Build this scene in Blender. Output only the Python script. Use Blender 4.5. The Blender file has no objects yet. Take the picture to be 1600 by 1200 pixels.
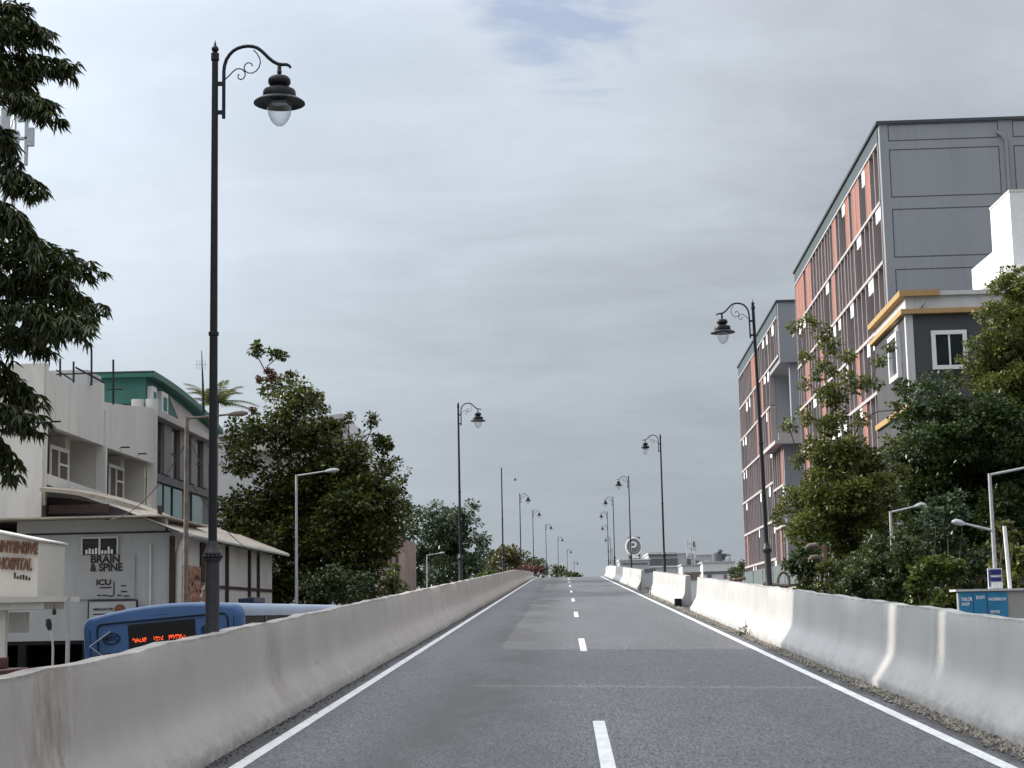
import bpy, bmesh, math, random
import numpy as np
from mathutils import Vector, Matrix, Quaternion
R = math.radians
rnd = random.Random(7)
rng = np.random.default_rng(11)
scene = bpy.context.scene
COL = scene.collection

# ------------------------------------------------------------------ camera
FPX, W, H = 2576.0, 1600.0, 1200.0
CAMZ = 1.5
def cdir(u, v): return Vector(((u - W/2)/FPX, -(v - H/2)/FPX, -1.0))
def hor(u): return 955.0 - 0.020*(u - 940.0)
fy = cdir(884, hor(884)).normalized()
fb = cdir(1500, hor(1500)).normalized()
up = fb.cross(fy).normalized()
if up.y < 0: up = -up
fx = fy.cross(up).normalized()
RW = Matrix((fx, fy, up))            # camera space -> world space
CAM = Vector((0, 0, CAMZ))
def ray(u, v): return RW @ cdir(u, v)
def P(u, v, Y):
    d = ray(u, v); t = Y/d.y
    return CAM + d*t
def PX(u, v, X):
    d = ray(u, v); t = X/d.x
    return CAM + d*t
def proj(p):
    c = RW.transposed() @ (Vector(p) - CAM)
    return (W/2 + FPX*c.x/-c.z, H/2 - FPX*c.y/-c.z)
cam = bpy.data.objects.new('camera', bpy.data.cameras.new('camera'))
COL.objects.link(cam)
cam.data.sensor_width = 36; cam.data.lens = 36*FPX/W
cam.data.clip_start = 0.1; cam.data.clip_end = 6000
cam.matrix_world = Matrix.Translation(CAM) @ RW.to_4x4()
scene.camera = cam

GZ = -1.4                                           # service road level
def zr(Y):                                          # ramp profile
    z = 0.0314*Y
    if Y > 126: z -= 0.000185*(Y-126)**2
    return z
def cx(Y):                                          # lateral bend beyond the crest
    if Y < 120: return 0.0
    if Y < 200: return (Y-120)**2/4452.0
    return 1.44 + 0.036*(Y-200)

# ------------------------------------------------------------------ materials
def nt(m): return m.node_tree.nodes, m.node_tree.links
def mat(name, col, rough=.8, var=.12, scale=3., bump=.05, bscale=60., metal=0., spec=.3, stretch=(1,1,1), dirt=None, dscale=1.2, dlo=.5, dhi=.7):
    m = bpy.data.materials.new(name); m.use_nodes = True
    N, L = nt(m); b = N['Principled BSDF']
    tc = N.new('ShaderNodeTexCoord'); mp = N.new('ShaderNodeMapping'); mp.inputs['Scale'].default_value = stretch
    L.new(tc.outputs['Object'], mp.inputs['Vector'])
    n1 = N.new('ShaderNodeTexNoise'); n1.inputs['Scale'].default_value = scale; n1.inputs['Detail'].default_value = 6
    n1.inputs['Roughness'].default_value = .6
    L.new(mp.outputs[0], n1.inputs['Vector'])
    mr = N.new('ShaderNodeMapRange'); mr.inputs[1].default_value = .3; mr.inputs[2].default_value = .7
    mr.inputs[3].default_value = 1-var; mr.inputs[4].default_value = 1+var
    L.new(n1.outputs['Fac'], mr.inputs[0])
    vm = N.new('ShaderNodeVectorMath'); vm.operation = 'SCALE'; vm.inputs[0].default_value = col[:3]
    L.new(mr.outputs[0], vm.inputs['Scale'])
    out = vm.outputs[0]
    if dirt:
        n2 = N.new('ShaderNodeTexNoise'); n2.inputs['Scale'].default_value = dscale; n2.inputs['Detail'].default_value = 8
        n2.inputs['Roughness'].default_value = .7
        L.new(mp.outputs[0], n2.inputs['Vector'])
        m2 = N.new('ShaderNodeMapRange'); m2.inputs[1].default_value = dlo; m2.inputs[2].default_value = dhi
        m2.inputs[4].default_value = .8
        L.new(n2.outputs['Fac'], m2.inputs[0])
        mx = N.new('ShaderNodeMix'); mx.data_type = 'RGBA'
        L.new(m2.outputs[0], mx.inputs['Factor']); L.new(out, mx.inputs['A']); mx.inputs['B'].default_value = (*dirt, 1)
        out = mx.outputs['Result']
    L.new(out, b.inputs['Base Color'])
    b.inputs['Roughness'].default_value = rough; b.inputs['Metallic'].default_value = metal
    b.inputs['Specular IOR Level'].default_value = spec
    if bump:
        n3 = N.new('ShaderNodeTexNoise'); n3.inputs['Scale'].default_value = bscale; n3.inputs['Detail'].default_value = 4
        L.new(tc.outputs['Object'], n3.inputs['Vector'])
        bp = N.new('ShaderNodeBump'); bp.inputs['Strength'].default_value = bump; bp.inputs['Distance'].default_value = .02
        L.new(n3.outputs['Fac'], bp.inputs['Height']); L.new(bp.outputs[0], b.inputs['Normal'])
    return m
def leafmat(name, cols, trans=.25, rough=.38, spec=.5):
    m = bpy.data.materials.new(name); m.use_nodes = True
    N, L = nt(m); b = N['Principled BSDF']; o = N['Material Output']
    g = N.new('ShaderNodeNewGeometry'); r = N.new('ShaderNodeValToRGB')
    e = r.color_ramp.elements
    e[0].position = 0; e[0].color = (*cols[0], 1); e[1].position = 1; e[1].color = (*cols[-1], 1)
    for i, c in enumerate(cols[1:-1]):
        q = e.new((i+1)/(len(cols)-1)); q.color = (*c, 1)
    L.new(g.outputs['Random Per Island'], r.inputs[0]); L.new(r.outputs[0], b.inputs['Base Color'])
    b.inputs['Roughness'].default_value = rough; b.inputs['Specular IOR Level'].default_value = spec
    t = N.new('ShaderNodeBsdfTranslucent'); L.new(r.outputs[0], t.inputs['Color'])
    mx = N.new('ShaderNodeMixShader'); mx.inputs[0].default_value = trans
    L.new(b.outputs[0], mx.inputs[1]); L.new(t.outputs[0], mx.inputs[2]); L.new(mx.outputs[0], o.inputs['Surface'])
    return m
def emat(name, col, s):
    m = bpy.data.materials.new(name); m.use_nodes = True
    b = m.node_tree.nodes['Principled BSDF']; b.inputs['Base Color'].default_value = (*col, 1)
    b.inputs['Emission Color'].default_value = (*col, 1); b.inputs['Emission Strength'].default_value = s
    return m

M = {}
def asphalt():
    m = bpy.data.materials.new('asphalt'); m.use_nodes = True
    N, L = nt(m); b = N['Principled BSDF']
    tc = N.new('ShaderNodeTexCoord'); sp = N.new('ShaderNodeSeparateXYZ'); L.new(tc.outputs['Object'], sp.inputs[0])
    def noise(scale, det=4, stretch=(1,1,1), rough=.6):
        mp = N.new('ShaderNodeMapping'); mp.inputs['Scale'].default_value = stretch; L.new(tc.outputs['Object'], mp.inputs[0])
        n = N.new('ShaderNodeTexNoise'); n.inputs['Scale'].default_value = scale; n.inputs['Detail'].default_value = det
        n.inputs['Roughness'].default_value = rough
        L.new(mp.outputs[0], n.inputs['Vector']); return n.outputs['Fac']
    def mr(x, a, bb, c, d):
        q = N.new('ShaderNodeMapRange'); q.inputs[1].default_value = a; q.inputs[2].default_value = bb
        q.inputs[3].default_value = c; q.inputs[4].default_value = d; L.new(x, q.inputs[0]); return q.outputs[0]
    def ma(op, a, bb=None):
        q = N.new('ShaderNodeMath'); q.operation = op
        for i, x in enumerate((a, bb)):
            if x is None: continue
            if isinstance(x, (int, float)): q.inputs[i].default_value = x
            else: L.new(x, q.inputs[i])
        return q.outputs[0]
    grain = ma('MULTIPLY', mr(noise(58, 2, (1, .14, 1), .7), .32, .68, .30, 1.70), mr(noise(15, 3, (1, .25, 1), .7), .3, .7, .92, 1.08))
    patch = mr(noise(.35, 6, (1, .25, 1)), .35, .65, .86, 1.12)
    fine = mr(noise(9, 5), .3, .7, .92, 1.08)
    v = ma('MULTIPLY', ma('MULTIPLY', grain, patch), fine)
    # joint across the carriageway
    wob = mr(noise(2.5, 4), 0, 1, -.12, .12)
    j = ma('ABSOLUTE', ma('SUBTRACT', ma('ADD', sp.outputs['Y'], wob), 23.4))
    v = ma('MULTIPLY', v, mr(j, .02, .06, .72, 1.0))
    # wheel track stains in the left lane
    tr = ma('ABSOLUTE', ma('ADD', sp.outputs['X'], .95))
    st = ma('MULTIPLY', mr(tr, .30, 1.05, 1, 0), mr(noise(.55, 7, (1, .35, 1), .7), .37, .53, 0, 1))
    tr2 = ma('ABSOLUTE', ma('SUBTRACT', sp.outputs['X'], 1.5))
    st2 = ma('MULTIPLY', mr(tr2, .1, .8, .35, 0), mr(noise(.3, 6, (1, .3, 1), .7), .45, .62, 0, 1))
    base_t = ma('MULTIPLY', ma('MAXIMUM', mr(tr, .15, .80, .42, 0), mr(ma('ABSOLUTE', ma('SUBTRACT', sp.outputs['X'], 2.2)), .10, .60, .26, 0)), mr(noise(.8, 5, (1, .12, 1)), .3, .7, .4, 1.2))
    drip = mr(noise(3.2, 2, (1, .5, 1), .4), .74, .79, 0, .55)
    st = ma('MAXIMUM', ma('MAXIMUM', st, st2), ma('MAXIMUM', base_t, drip))
    # grime collected against the barriers
    el = mr(ma('ADD', sp.outputs['X'], mr(noise(1.8, 6, (1,.4,1)), .3, .7, -.10, .10)), -2.62, -2.48, 1, 0)
    er = mr(ma('ADD', sp.outputs['X'], mr(noise(1.8, 6, (1,.4,1)), .3, .7, -.08, .08)), 3.12, 3.22, 0, 1)
    near = mr(sp.outputs['Y'], 118, 128, 1, 0)
    dk = ma('MULTIPLY', ma('MAXIMUM', el, er), near)
    c1 = N.new('ShaderNodeVectorMath'); c1.operation = 'SCALE'; c1.inputs[0].default_value = (.100, .101, .109); L.new(v, c1.inputs['Scale'])
    c2 = N.new('ShaderNodeMix'); c2.data_type = 'RGBA'; L.new(ma('MULTIPLY', st, .85), c2.inputs['Factor'])
    L.new(c1.outputs[0], c2.inputs['A']); c2.inputs['B'].default_value = (.05, .048, .046, 1)
    c3 = N.new('ShaderNodeMix'); c3.data_type = 'RGBA'; L.new(ma('MULTIPLY', dk, .78), c3.inputs['Factor'])
    L.new(c2.outputs['Result'], c3.inputs['A']); c3.inputs['B'].default_value = (.026, .025, .025, 1)
    L.new(c3.outputs['Result'], b.inputs['Base Color'])
    b.inputs['Roughness'].default_value = .68; b.inputs['Specular IOR Level'].default_value = .4
    bp = N.new('ShaderNodeBump'); bp.inputs['Strength'].default_value = .35; bp.inputs['Distance'].default_value = .006
    L.new(noise(110, 3), bp.inputs['Height']); L.new(bp.outputs[0], b.inputs['Normal'])
    return m
def barrier_mat(name, base, stain, spot=None):
    m = bpy.data.materials.new(name); m.use_nodes = True
    N, L = nt(m); b = N['Principled BSDF']
    tc = N.new('ShaderNodeTexCoord')
    at = N.new('ShaderNodeAttribute'); at.attribute_name = 'hgt'
    def noise(scale, det, stretch, rough=.6):
        mp = N.new('ShaderNodeMapping'); mp.inputs['Scale'].default_value = stretch; L.new(tc.outputs['Object'], mp.inputs[0])
        n = N.new('ShaderNodeTexNoise'); n.inputs['Scale'].default_value = scale; n.inputs['Detail'].default_value = det
        n.inputs['Roughness'].default_value = rough
        L.new(mp.outputs[0], n.inputs['Vector']); return n.outputs['Fac']
    def mr(x, a, bb, c, d):
        q = N.new('ShaderNodeMapRange'); q.inputs[1].default_value = a; q.inputs[2].default_value = bb
        q.inputs[3].default_value = c; q.inputs[4].default_value = d; L.new(x, q.inputs[0]); return q.outputs[0]
    def ma(op, a, bb):
        q = N.new('ShaderNodeMath'); q.operation = op
        for i, x in enumerate((a, bb)):
            if isinstance(x, (int, float)): q.inputs[i].default_value = x
            else: L.new(x, q.inputs[i])
        return q.outputs[0]
    def mix(f, A, B):
        q = N.new('ShaderNodeMix'); q.data_type = 'RGBA'; L.new(f, q.inputs['Factor'])
        if isinstance(A, tuple): q.inputs['A'].default_value = (*A, 1)
        else: L.new(A, q.inputs['A'])
        if isinstance(B, tuple): q.inputs['B'].default_value = (*B, 1)
        else: L.new(B, q.inputs['B'])
        return q.outputs['Result']
    big = mr(noise(.7, 5, (1, 1, 1)), .3, .7, .90, 1.06)
    run = mr(noise(1.5, 3, (1, 1, .12), .5), .35, .65, .95, 1.03)     # rain runs
    sc = N.new('ShaderNodeVectorMath'); sc.operation = 'SCALE'; sc.inputs[0].default_value = base
    L.new(ma('MULTIPLY', big, run), sc.inputs['Scale'])
    c = sc.outputs[0]
    f1 = ma('MULTIPLY', mr(noise(.55, 4, (1, 1, .25)), .60, .70, 0, .55), mr(noise(14, 6, (1,1,.4), .8), .35, .6, 0, 1))
    c = mix(f1, c, stain)                                             # brown blotches
    if spot is not None:
        s0 = N.new('ShaderNodeSeparateXYZ'); L.new(tc.outputs['Object'], s0.inputs[0])
        dy = ma('ABSOLUTE', ma('SUBTRACT', s0.outputs['Y'], spot), 0)
        f5 = ma('MULTIPLY', mr(dy, .15, .75, .85, 0), mr(noise(5, 7, (1, 1, .3), .75), .40, .62, 0, 1))
        c = mix(f5, c, stain)                                         # one old brown run-off stain
    f2 = mr(noise(24, 4, (1, 1, .55), .7), .655, .71, 0, .6)
    c = mix(f2, c, (.16, .15, .14))                                   # specks and scuffs
    f4 = ma('MULTIPLY', mr(noise(9, 3, (1, 1, .06), .5), .66, .72, 0, .35), mr(noise(1.1, 3, (1, 1, 1)), .45, .6, 0, 1))
    c = mix(f4, c, (.2, .19, .175))                                   # thin dark runs
    low = ma('MULTIPLY', mr(at.outputs['Fac'], .03, .26, 1, 0), mr(noise(7, 7, (1, .5, 1.2), .75), .42, .66, 0, .8))
    c = mix(low, c, (.20, .185, .165))                                # splash dirt at the toe
    tp = ma('MULTIPLY', mr(at.outputs['Fac'], .895, .925, 0, 1), mr(noise(6, 7, (1, .6, 1), .8), .42, .66, .05, .8))
    c = mix(tp, c, (.13, .12, .11))                                   # weathered top edge
    sy = N.new('ShaderNodeSeparateXYZ'); L.new(tc.outputs['Object'], sy.inputs[0])
    fr = ma('FRACT', ma('DIVIDE', sy.outputs['Y'], 3.05), 0); ln_ = ma('ABSOLUTE', ma('SUBTRACT', fr, .5), 0)
    c = mix(ma('MULTIPLY', mr(ln_, .002, .004, .16, 0), mr(noise(3, 4, (1, 1, 1)), .35, .6, .1, 1)), c, (.2, .19, .175))   # shuttering joints
    sf = ma('MULTIPLY', ma('MULTIPLY', mr(at.outputs['Fac'], .22, .34, 0, 1), mr(at.outputs['Fac'], .45, .62, 1, 0)), ma('MULTIPLY', mr(noise(2.2, 6, (1, .35, 5), .7), .60, .70, 0, .35), mr(noise(.35, 3, (1, 1, 1)), .50, .62, 0, 1)))
    c = mix(sf, c, (.13, .125, .12))                                  # tyre scuffs
    L.new(c, b.inputs['Base Color'])
    b.inputs['Roughness'].default_value = .62; b.inputs['Specular IOR Level'].default_value = .35
    bp = N.new('ShaderNodeBump'); bp.inputs['Strength'].default_value = .10; bp.inputs['Distance'].default_value = .03
    L.new(noise(14, 3, (1, 1, 1)), bp.inputs['Height']); L.new(bp.outputs[0], b.inputs['Normal'])
    return m
M['asphalt'] = asphalt()
M['barrier'] = barrier_mat('barrier_concrete', (.445, .408, .375), (.22, .17, .12), 21.5)
M['barrier2'] = barrier_mat('barrier_white', (.455, .452, .442), (.28, .29, .25))
M['paint'] = mat('road_paint', (.70, .71, .70), .6, .14, 3, .1, 90, dirt=(.22, .22, .23), dscale=20, dlo=.53, dhi=.70)
M['ground'] = mat('ground', (.13, .125, .115), .95, .3, .4, .2, 8, dirt=(.07, .075, .05), dscale=.15)
M['concrete'] = mat('concrete', (.33, .32, .30), .85, .15, 1, .1, 20)
M['gravel'] = mat('gravel', (.27, .245, .21), .95, .45, 9, .1, 50)
M['iron'] = mat('black_iron', (.012, .0125, .016), .45, .25, 8, .03, 80, spec=.35)
M['iron_edge'] = mat('worn_iron', (.024, .024, .028), .5, .3, 20, .05, 80, spec=.5)
M['galv'] = mat('galvanised_steel', (.42, .43, .44), .45, .12, 6, .02, 40, metal=.35, spec=.5)
M['rust'] = mat('rusty_pole', (.17, .14, .12), .8, .3, 5, .1, 40, dirt=(.12, .07, .045), dscale=4)
M['brownpole'] = mat('brown_pole', (.16, .11, .08), .85, .3, 5, .1, 40)
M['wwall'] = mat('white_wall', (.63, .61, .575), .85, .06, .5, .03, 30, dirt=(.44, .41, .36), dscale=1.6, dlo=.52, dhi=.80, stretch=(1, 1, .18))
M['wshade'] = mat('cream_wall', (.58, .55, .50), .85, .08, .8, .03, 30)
M['clinic'] = mat('clinic_panel', (.385, .395, .405), .6, .05, .6, .02, 30, dirt=(.29, .29, .29), dscale=1.5, dlo=.50, dhi=.80, stretch=(1, 1, .2))
M['clinic2'] = mat('clinic_sign_panel', (.34, .345, .35), .6, .05, .6, .02, 30)
M['dark'] = mat('dark_interior', (.012, .012, .013), .9, .3, 3, 0)
M['black'] = mat('black_frame', (.02, .02, .022), .6, .2, 3, 0)
M['letters'] = mat('brown_letters', (.16, .075, .045), .6, .35, 5, 0)
M['letters_dk'] = mat('dark_letters', (.03, .022, .02), .6, .2, 5, 0)
M['letters_w'] = mat('white_letters', (.75, .75, .75), .6, .1, 5, 0)
M['shedroof'] = mat('fibre_cement_roof', (.42, .37, .31), .9, .18, 1.5, .1, 20, dirt=(.2, .17, .14), dscale=1.4)
M['shedwall'] = mat('shed_wall', (.56, .54, .51), .85, .1, .7, .05, 20, dirt=(.4, .36, .3), dscale=.8)
M['redposter'] = mat('painted_poster', (.26, .105, .07), .8, .5, 5, .03, 30, dirt=(.45, .37, .25), dscale=6, dlo=.5, dhi=.6)
M['darkpost'] = mat('dark_timber', (.045, .03, .025), .8, .3, 5, .05, 30)
M['pipe'] = mat('grey_pipe', (.55, .54, .52), .6, .1, 4, 0)
M['green'] = mat('green_wall', (.055, .17, .14), .7, .12, 1, .03, 30)
M['greenroof'] = mat('green_roof', (.04, .145, .115), .5, .1, 1, 0)
M['greydark'] = mat('dark_grey_cladding', (.115, .115, .12), .6, .15, 1, .03, 30)
M['lightclad'] = mat('light_cladding', (.45, .43, .41), .7, .1, 1, .03, 30)
M['midclad'] = mat('mid_grey_cladding', (.20, .195, .19), .7, .1, 1, .03, 30)
M['greenglass'] = mat('green_glass', (.03, .12, .10), .12, .3, .8, 0, spec=.7)
M['glass'] = mat('dark_glass', (.018, .024, .03), .12, .3, 1.2, 0, spec=.35)
M['wframe'] = mat('white_frame', (.72, .72, .71), .6, .05, 4, 0)
M['brownwin'] = mat('brown_shutter', (.12, .09, .075), .6, .2, 3, 0)
M['brownstone'] = mat('brown_stone', (.34, .27, .24), .9, .15, .9, .1, 12, dirt=(.22, .16, .14), dscale=1)
M['bluesign'] = mat('blue_sign', (.03, .13, .36), .5, .1, 3, 0)
M['banner'] = mat('blue_banner', (.03, .20, .36), .6, .15, 3, 0)
M['poster'] = mat('poster_paper', (.62, .58, .56), .7, .2, 4, 0, dirt=(.35, .16, .12), dscale=3.5, dlo=.5, dhi=.58)
M['navy'] = mat('navy_panel', (.02, .025, .15), .5, .1, 3, 0)
M['metalroof'] = mat('grey_metal_roof', (.46, .46, .45), .6, .08, 1, .03, 20)
M['bus'] = mat('bus_blue', (.038, .105, .255), .42, .10, 2.5, .02, 40, spec=.5)
M['busroof'] = mat('bus_roof', (.23, .29, .385), .45, .08, 1.5, 0, spec=.5)
M['bustrim'] = mat('bus_trim', (.015, .02, .04), .5, .1, 5, 0)
M['buswin'] = mat('bus_window', (.02, .02, .022), .6, .2, 2, 0, spec=.12)
M['tyre'] = mat('tyre_rubber', (.02, .02, .02), .9, .2, 10, 0)
M['led_board'] = mat('display_glass', (.008, .008, .009), .25, .1, 3, 0, spec=.5)
M['led'] = emat('led_orange', (1.0, .10, .02), 2.0)
M['maroon'] = mat('maroon_sheet', (.11, .04, .035), .6, .3, 3, .05, 20)
M['bldg'] = mat('grey_render', (.275, .285, .305), .85, .05, .35, .04, 30, dirt=(.22, .225, .24), dscale=1.4, dlo=.48, dhi=.75, stretch=(1, 1, .14))
M['parapet'] = mat('teal_parapet', (.068, .092, .102), .8, .06, .5, .02, 30)
M['fin'] = mat('pink_grey_fins', (.33, .29, .288), .7, .06, 1, 0)
M['band'] = mat('pale_bands', (.42, .385, .38), .7, .05, 1, 0)
M['coral'] = mat('coral_panel', (.32, .128, .09), .7, .08, 1, 0)
M['plum'] = mat('plum_panel', (.085, .055, .055), .7, .1, 1, 0)
M['recess'] = mat('recess_wall', (.050, .045, .05), .7, .2, 1, 0)
M['blind'] = mat('white_blind', (.86, .86, .85), .6, .03, 2, 0)
M['groove'] = mat('groove_dark', (.07, .075, .085), .9, .05, 2, 0)
M['smallwall'] = mat('charcoal_render', (.070, .070, .076), .85, .07, .8, .04, 30)
M['smallwall2'] = mat('pale_grey_render', (.52, .525, .53), .85, .06, .8, .03, 30, dirt=(.33, .32, .31), dscale=1.8, dlo=.5, dhi=.75, stretch=(1, 1, .25))
M['orange'] = mat('orange_coping', (.42, .275, .12), .7, .15, 2, .03, 30, dirt=(.3, .14, .05), dscale=2)
M['fence'] = mat('green_sheet_fence', (.135, .165, .165), .6, .1, .8, 0)
M['beige'] = mat('beige_wall', (.47, .42, .38), .85, .1, .7, .03, 20)
M['bark'] = mat('bark', (.085, .065, .05), .95, .35, 6, .4, 25, stretch=(1, 1, .3))
M['barkpale'] = mat('pale_bark', (.20, .17, .14), .95, .3, 6, .3, 25, stretch=(1, 1, .3))
M['far1'] = mat('far_grey', (.42, .43, .44), .85, .08, .12, 0, dirt=(.3, .3, .31), dscale=.15)
M['far2'] = mat('far_white', (.64, .64, .63), .85, .08, .15, 0, dirt=(.46, .45, .44), dscale=.3)
M['far3'] = mat('far_dark', (.13, .135, .145), .8, .15, .2, 0)
M['far4'] = mat('far_brown', (.20, .155, .135), .85, .15, .2, 0)
M['offwall'] = mat('off_cream', (.48, .45, .40), .9, .08, .3, 0)
M['greyfeather'] = mat('grey_feathers', (.22, .22, .23), .8, .3, 30, 0)
M['feather'] = mat('feathers', (.035, .035, .04), .8, .3, 30, 0)
M['L_near'] = leafmat('leaf_mango', [(.022, .036, .012), (.048, .068, .020), (.11, .125, .034)], .28, .4)
M['L_dark'] = leafmat('leaf_dark', [(.018, .030, .009), (.045, .062, .014), (.10, .115, .024), (.19, .20, .04)], .3)  # last ramp colour paints sunlit highlights onto a few random leaves
M['L_mid'] = leafmat('leaf_mid', [(.028, .052, .026), (.050, .082, .038), (.085, .115, .05)], .25)
M['L_yel'] = leafmat('leaf_yellow_green', [(.05, .055, .018), (.09, .09, .025), (.14, .13, .035)], .3)
M['L_red'] = leafmat('leaf_red', [(.10, .03, .02), (.17, .04, .03), (.09, .06, .03)], .3)
M['L_olive'] = leafmat('leaf_olive', [(.055, .070, .020), (.125, .150, .034), (.23, .25, .065)], .34)
M['L_lush'] = leafmat('leaf_lush', [(.018, .036, .011), (.040, .070, .018), (.09, .125, .032)], .26)
M['L_light'] = leafmat('leaf_light', [(.05, .075, .015), (.085, .12, .022), (.13, .165, .03)], .28)
M['L_shrub'] = leafmat('leaf_shrub', [(.030, .048, .016), (.060, .085, .026), (.11, .135, .04)], .26)
def clear():
    m = bpy.data.materials.new('clear_globe'); m.use_nodes = True
    N, L = nt(m); o = N['Material Output']; N.remove(N['Principled BSDF'])
    t = N.new('ShaderNodeBsdfTransparent'); t.inputs[0].default_value = (.93, .94, .95, 1)
    g = N.new('ShaderNodeBsdfGlossy'); g.inputs['Roughness'].default_value = .08
    d = N.new('ShaderNodeBsdfDiffuse'); d.inputs[0].default_value = (.45, .46, .48, 1)
    lw = N.new('ShaderNodeLayerWeight'); lw.inputs[0].default_value = .35
    m1 = N.new('ShaderNodeMixShader'); m1.inputs[0].default_value = .5
    L.new(g.outputs[0], m1.inputs[1]); L.new(d.outputs[0], m1.inputs[2])
    mr = N.new('ShaderNodeMapRange'); mr.inputs[3].default_value = .10; mr.inputs[4].default_value = .75
    L.new(lw.outputs['Facing'], mr.inputs[0])
    m2 = N.new('ShaderNodeMixShader'); L.new(mr.outputs[0], m2.inputs[0])
    L.new(t.outputs[0], m2.inputs[1]); L.new(m1.outputs[0], m2.inputs[2]); L.new(m2.outputs[0], o.inputs[0])
    return m
M['clear'] = clear()

# ------------------------------------------------------------------ mesh builder
class MB:
    def __init__(s): s.v = []; s.f = []
    def add(s, vs, fs):
        o = len(s.v); s.v += [tuple(x) for x in vs]; s.f += [tuple(i+o for i in f) for f in fs]; return s
    def box(s, x0, x1, y0, y1, z0, z1):
        x0, x1 = sorted((x0, x1)); y0, y1 = sorted((y0, y1)); z0, z1 = sorted((z0, z1))
        return s.add([(x0,y0,z0),(x1,y0,z0),(x1,y1,z0),(x0,y1,z0),(x0,y0,z1),(x1,y0,z1),(x1,y1,z1),(x0,y1,z1)],
              [(0,3,2,1),(4,5,6,7),(0,1,5,4),(1,2,6,5),(2,3,7,6),(3,0,4,7)])
    def tube(s, pts, rad, n=8, cap=True):
        pts = [Vector(p) for p in pts]
        if not isinstance(rad, (list, tuple)): rad = [rad]*len(pts)
        vs, fs = [], []; prev = None
        for i, p in enumerate(pts):
            d = (pts[min(i+1, len(pts)-1)] - pts[max(i-1, 0)]).normalized()
            if prev is None:
                a = d.orthogonal().normalized()
            else:
                a = prev - d*prev.dot(d)
                a = a.normalized() if a.length > 1e-6 else d.orthogonal().normalized()
            prev = a; b = d.cross(a)
            for k in range(n):
                t = 2*math.pi*k/n; vs.append(p + (a*math.cos(t) + b*math.sin(t))*rad[i])
        for i in range(len(pts)-1):
            for k in range(n):
                fs.append((i*n+k, i*n+(k+1) % n, (i+1)*n+(k+1) % n, (i+1)*n+k))
        if cap:
            fs.append(tuple(range(n-1, -1, -1))); fs.append(tuple((len(pts)-1)*n+k for k in range(n)))
        return s.add(vs, fs)
    def lathe(s, prof, c=(0,0,0), n=20):
        vs, fs = [], []
        for r, z in prof:
            for k in range(n):
                t = 2*math.pi*k/n; vs.append((c[0]+r*math.cos(t), c[1]+r*math.sin(t), c[2]+z))
        for i in range(len(prof)-1):
            for k in range(n): fs.append((i*n+k, i*n+(k+1) % n, (i+1)*n+(k+1) % n, (i+1)*n+k))
        return s.add(vs, fs)
    def prism(s, poly, ext):
        n = len(poly); e = Vector(ext); a = [Vector(p) for p in poly]
        vs = a + [p + e for p in a]
        fs = [tuple(range(n)), tuple(range(2*n-1, n-1, -1))]
        for i in range(n):
            j = (i+1) % n; fs.append((i, i+n, j+n, j))
        return s.add(vs, fs)
    def build(s, name, m, parent=None, smooth=False, local=False, bevel=0., org=None, smooth_angle=None):
        o0 = Vector((0,0,0))
        if parent is not None and not local:
            t = parent
            while t.parent: t = t.parent
            o0 = t.location
        elif org is not None: o0 = Vector(org)
        me = bpy.data.meshes.new(name)
        me.from_pydata([(x-o0.x, y-o0.y, z-o0.z) for x, y, z in s.v], [], s.f)
        bm = bmesh.new(); bm.from_mesh(me)
        bmesh.ops.recalc_face_normals(bm, faces=bm.faces)
        if bevel:
            es = [e for e in bm.edges if len(e.link_faces) == 2 and e.calc_face_angle(0) > .6]
            bmesh.ops.bevel(bm, geom=es, offset=bevel, segments=2, profile=.6, affect='EDGES', clamp_overlap=True)
        bm.to_mesh(me); bm.free()
        if smooth:
            for p in me.polygons: p.use_smooth = True
            me.set_sharp_from_angle(angle=R(40))
        me.materials.append(M[m] if isinstance(m, str) else m)
        o = bpy.data.objects.new(name, me); COL.objects.link(o)
        if parent is not None: o.parent = parent
        elif org is not None: o.location = o0
        return o
def thing(name, label, cat, loc=(0,0,0), group=None):
    o = bpy.data.objects.new(name, None); COL.objects.link(o); o.location = loc
    o.empty_display_size = .3
    o['label'] = label; o['category'] = cat
    if group: o['group'] = group
    return o
def tag(o, label, cat, group=None):
    o['label'] = label; o['category'] = cat
    if group: o['group'] = group
    return o
def struct(o): o['kind'] = 'structure'; return o
def copy_tree(o, parent=None):
    c = o.copy(); COL.objects.link(c); c.parent = parent
    for ch in list(o.children): copy_tree(ch, c)
    return c
def text(name, s, loc, size, m, parent, rot=(R(90),0,0), local=False, bold=0., align='LEFT', sx=1., depth=.006):
    cu = bpy.data.curves.new(name, 'FONT'); cu.body = s; cu.size = size; cu.extrude = depth; cu.offset = bold
    cu.align_x = align; cu.materials.append(M[m])
    o = bpy.data.objects.new(name, cu); COL.objects.link(o); o.parent = parent
    l = Vector(loc)
    if not local:
        t = parent
        while t.parent: t = t.parent
        l = l - t.location
    o.location = l; o.rotation_euler = rot; o.scale = (sx, 1, 1)
    bpy.context.view_layer.update()
    me = bpy.data.meshes.new_from_object(o.evaluated_get(bpy.context.evaluated_depsgraph_get()))
    mo = bpy.data.objects.new(name, me); COL.objects.link(mo); mo.parent = parent
    mo.location = l; mo.rotation_euler = rot; mo.scale = (sx, 1, 1)
    bpy.data.objects.remove(o); bpy.data.curves.remove(cu); mo.name = name
    return mo

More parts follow.
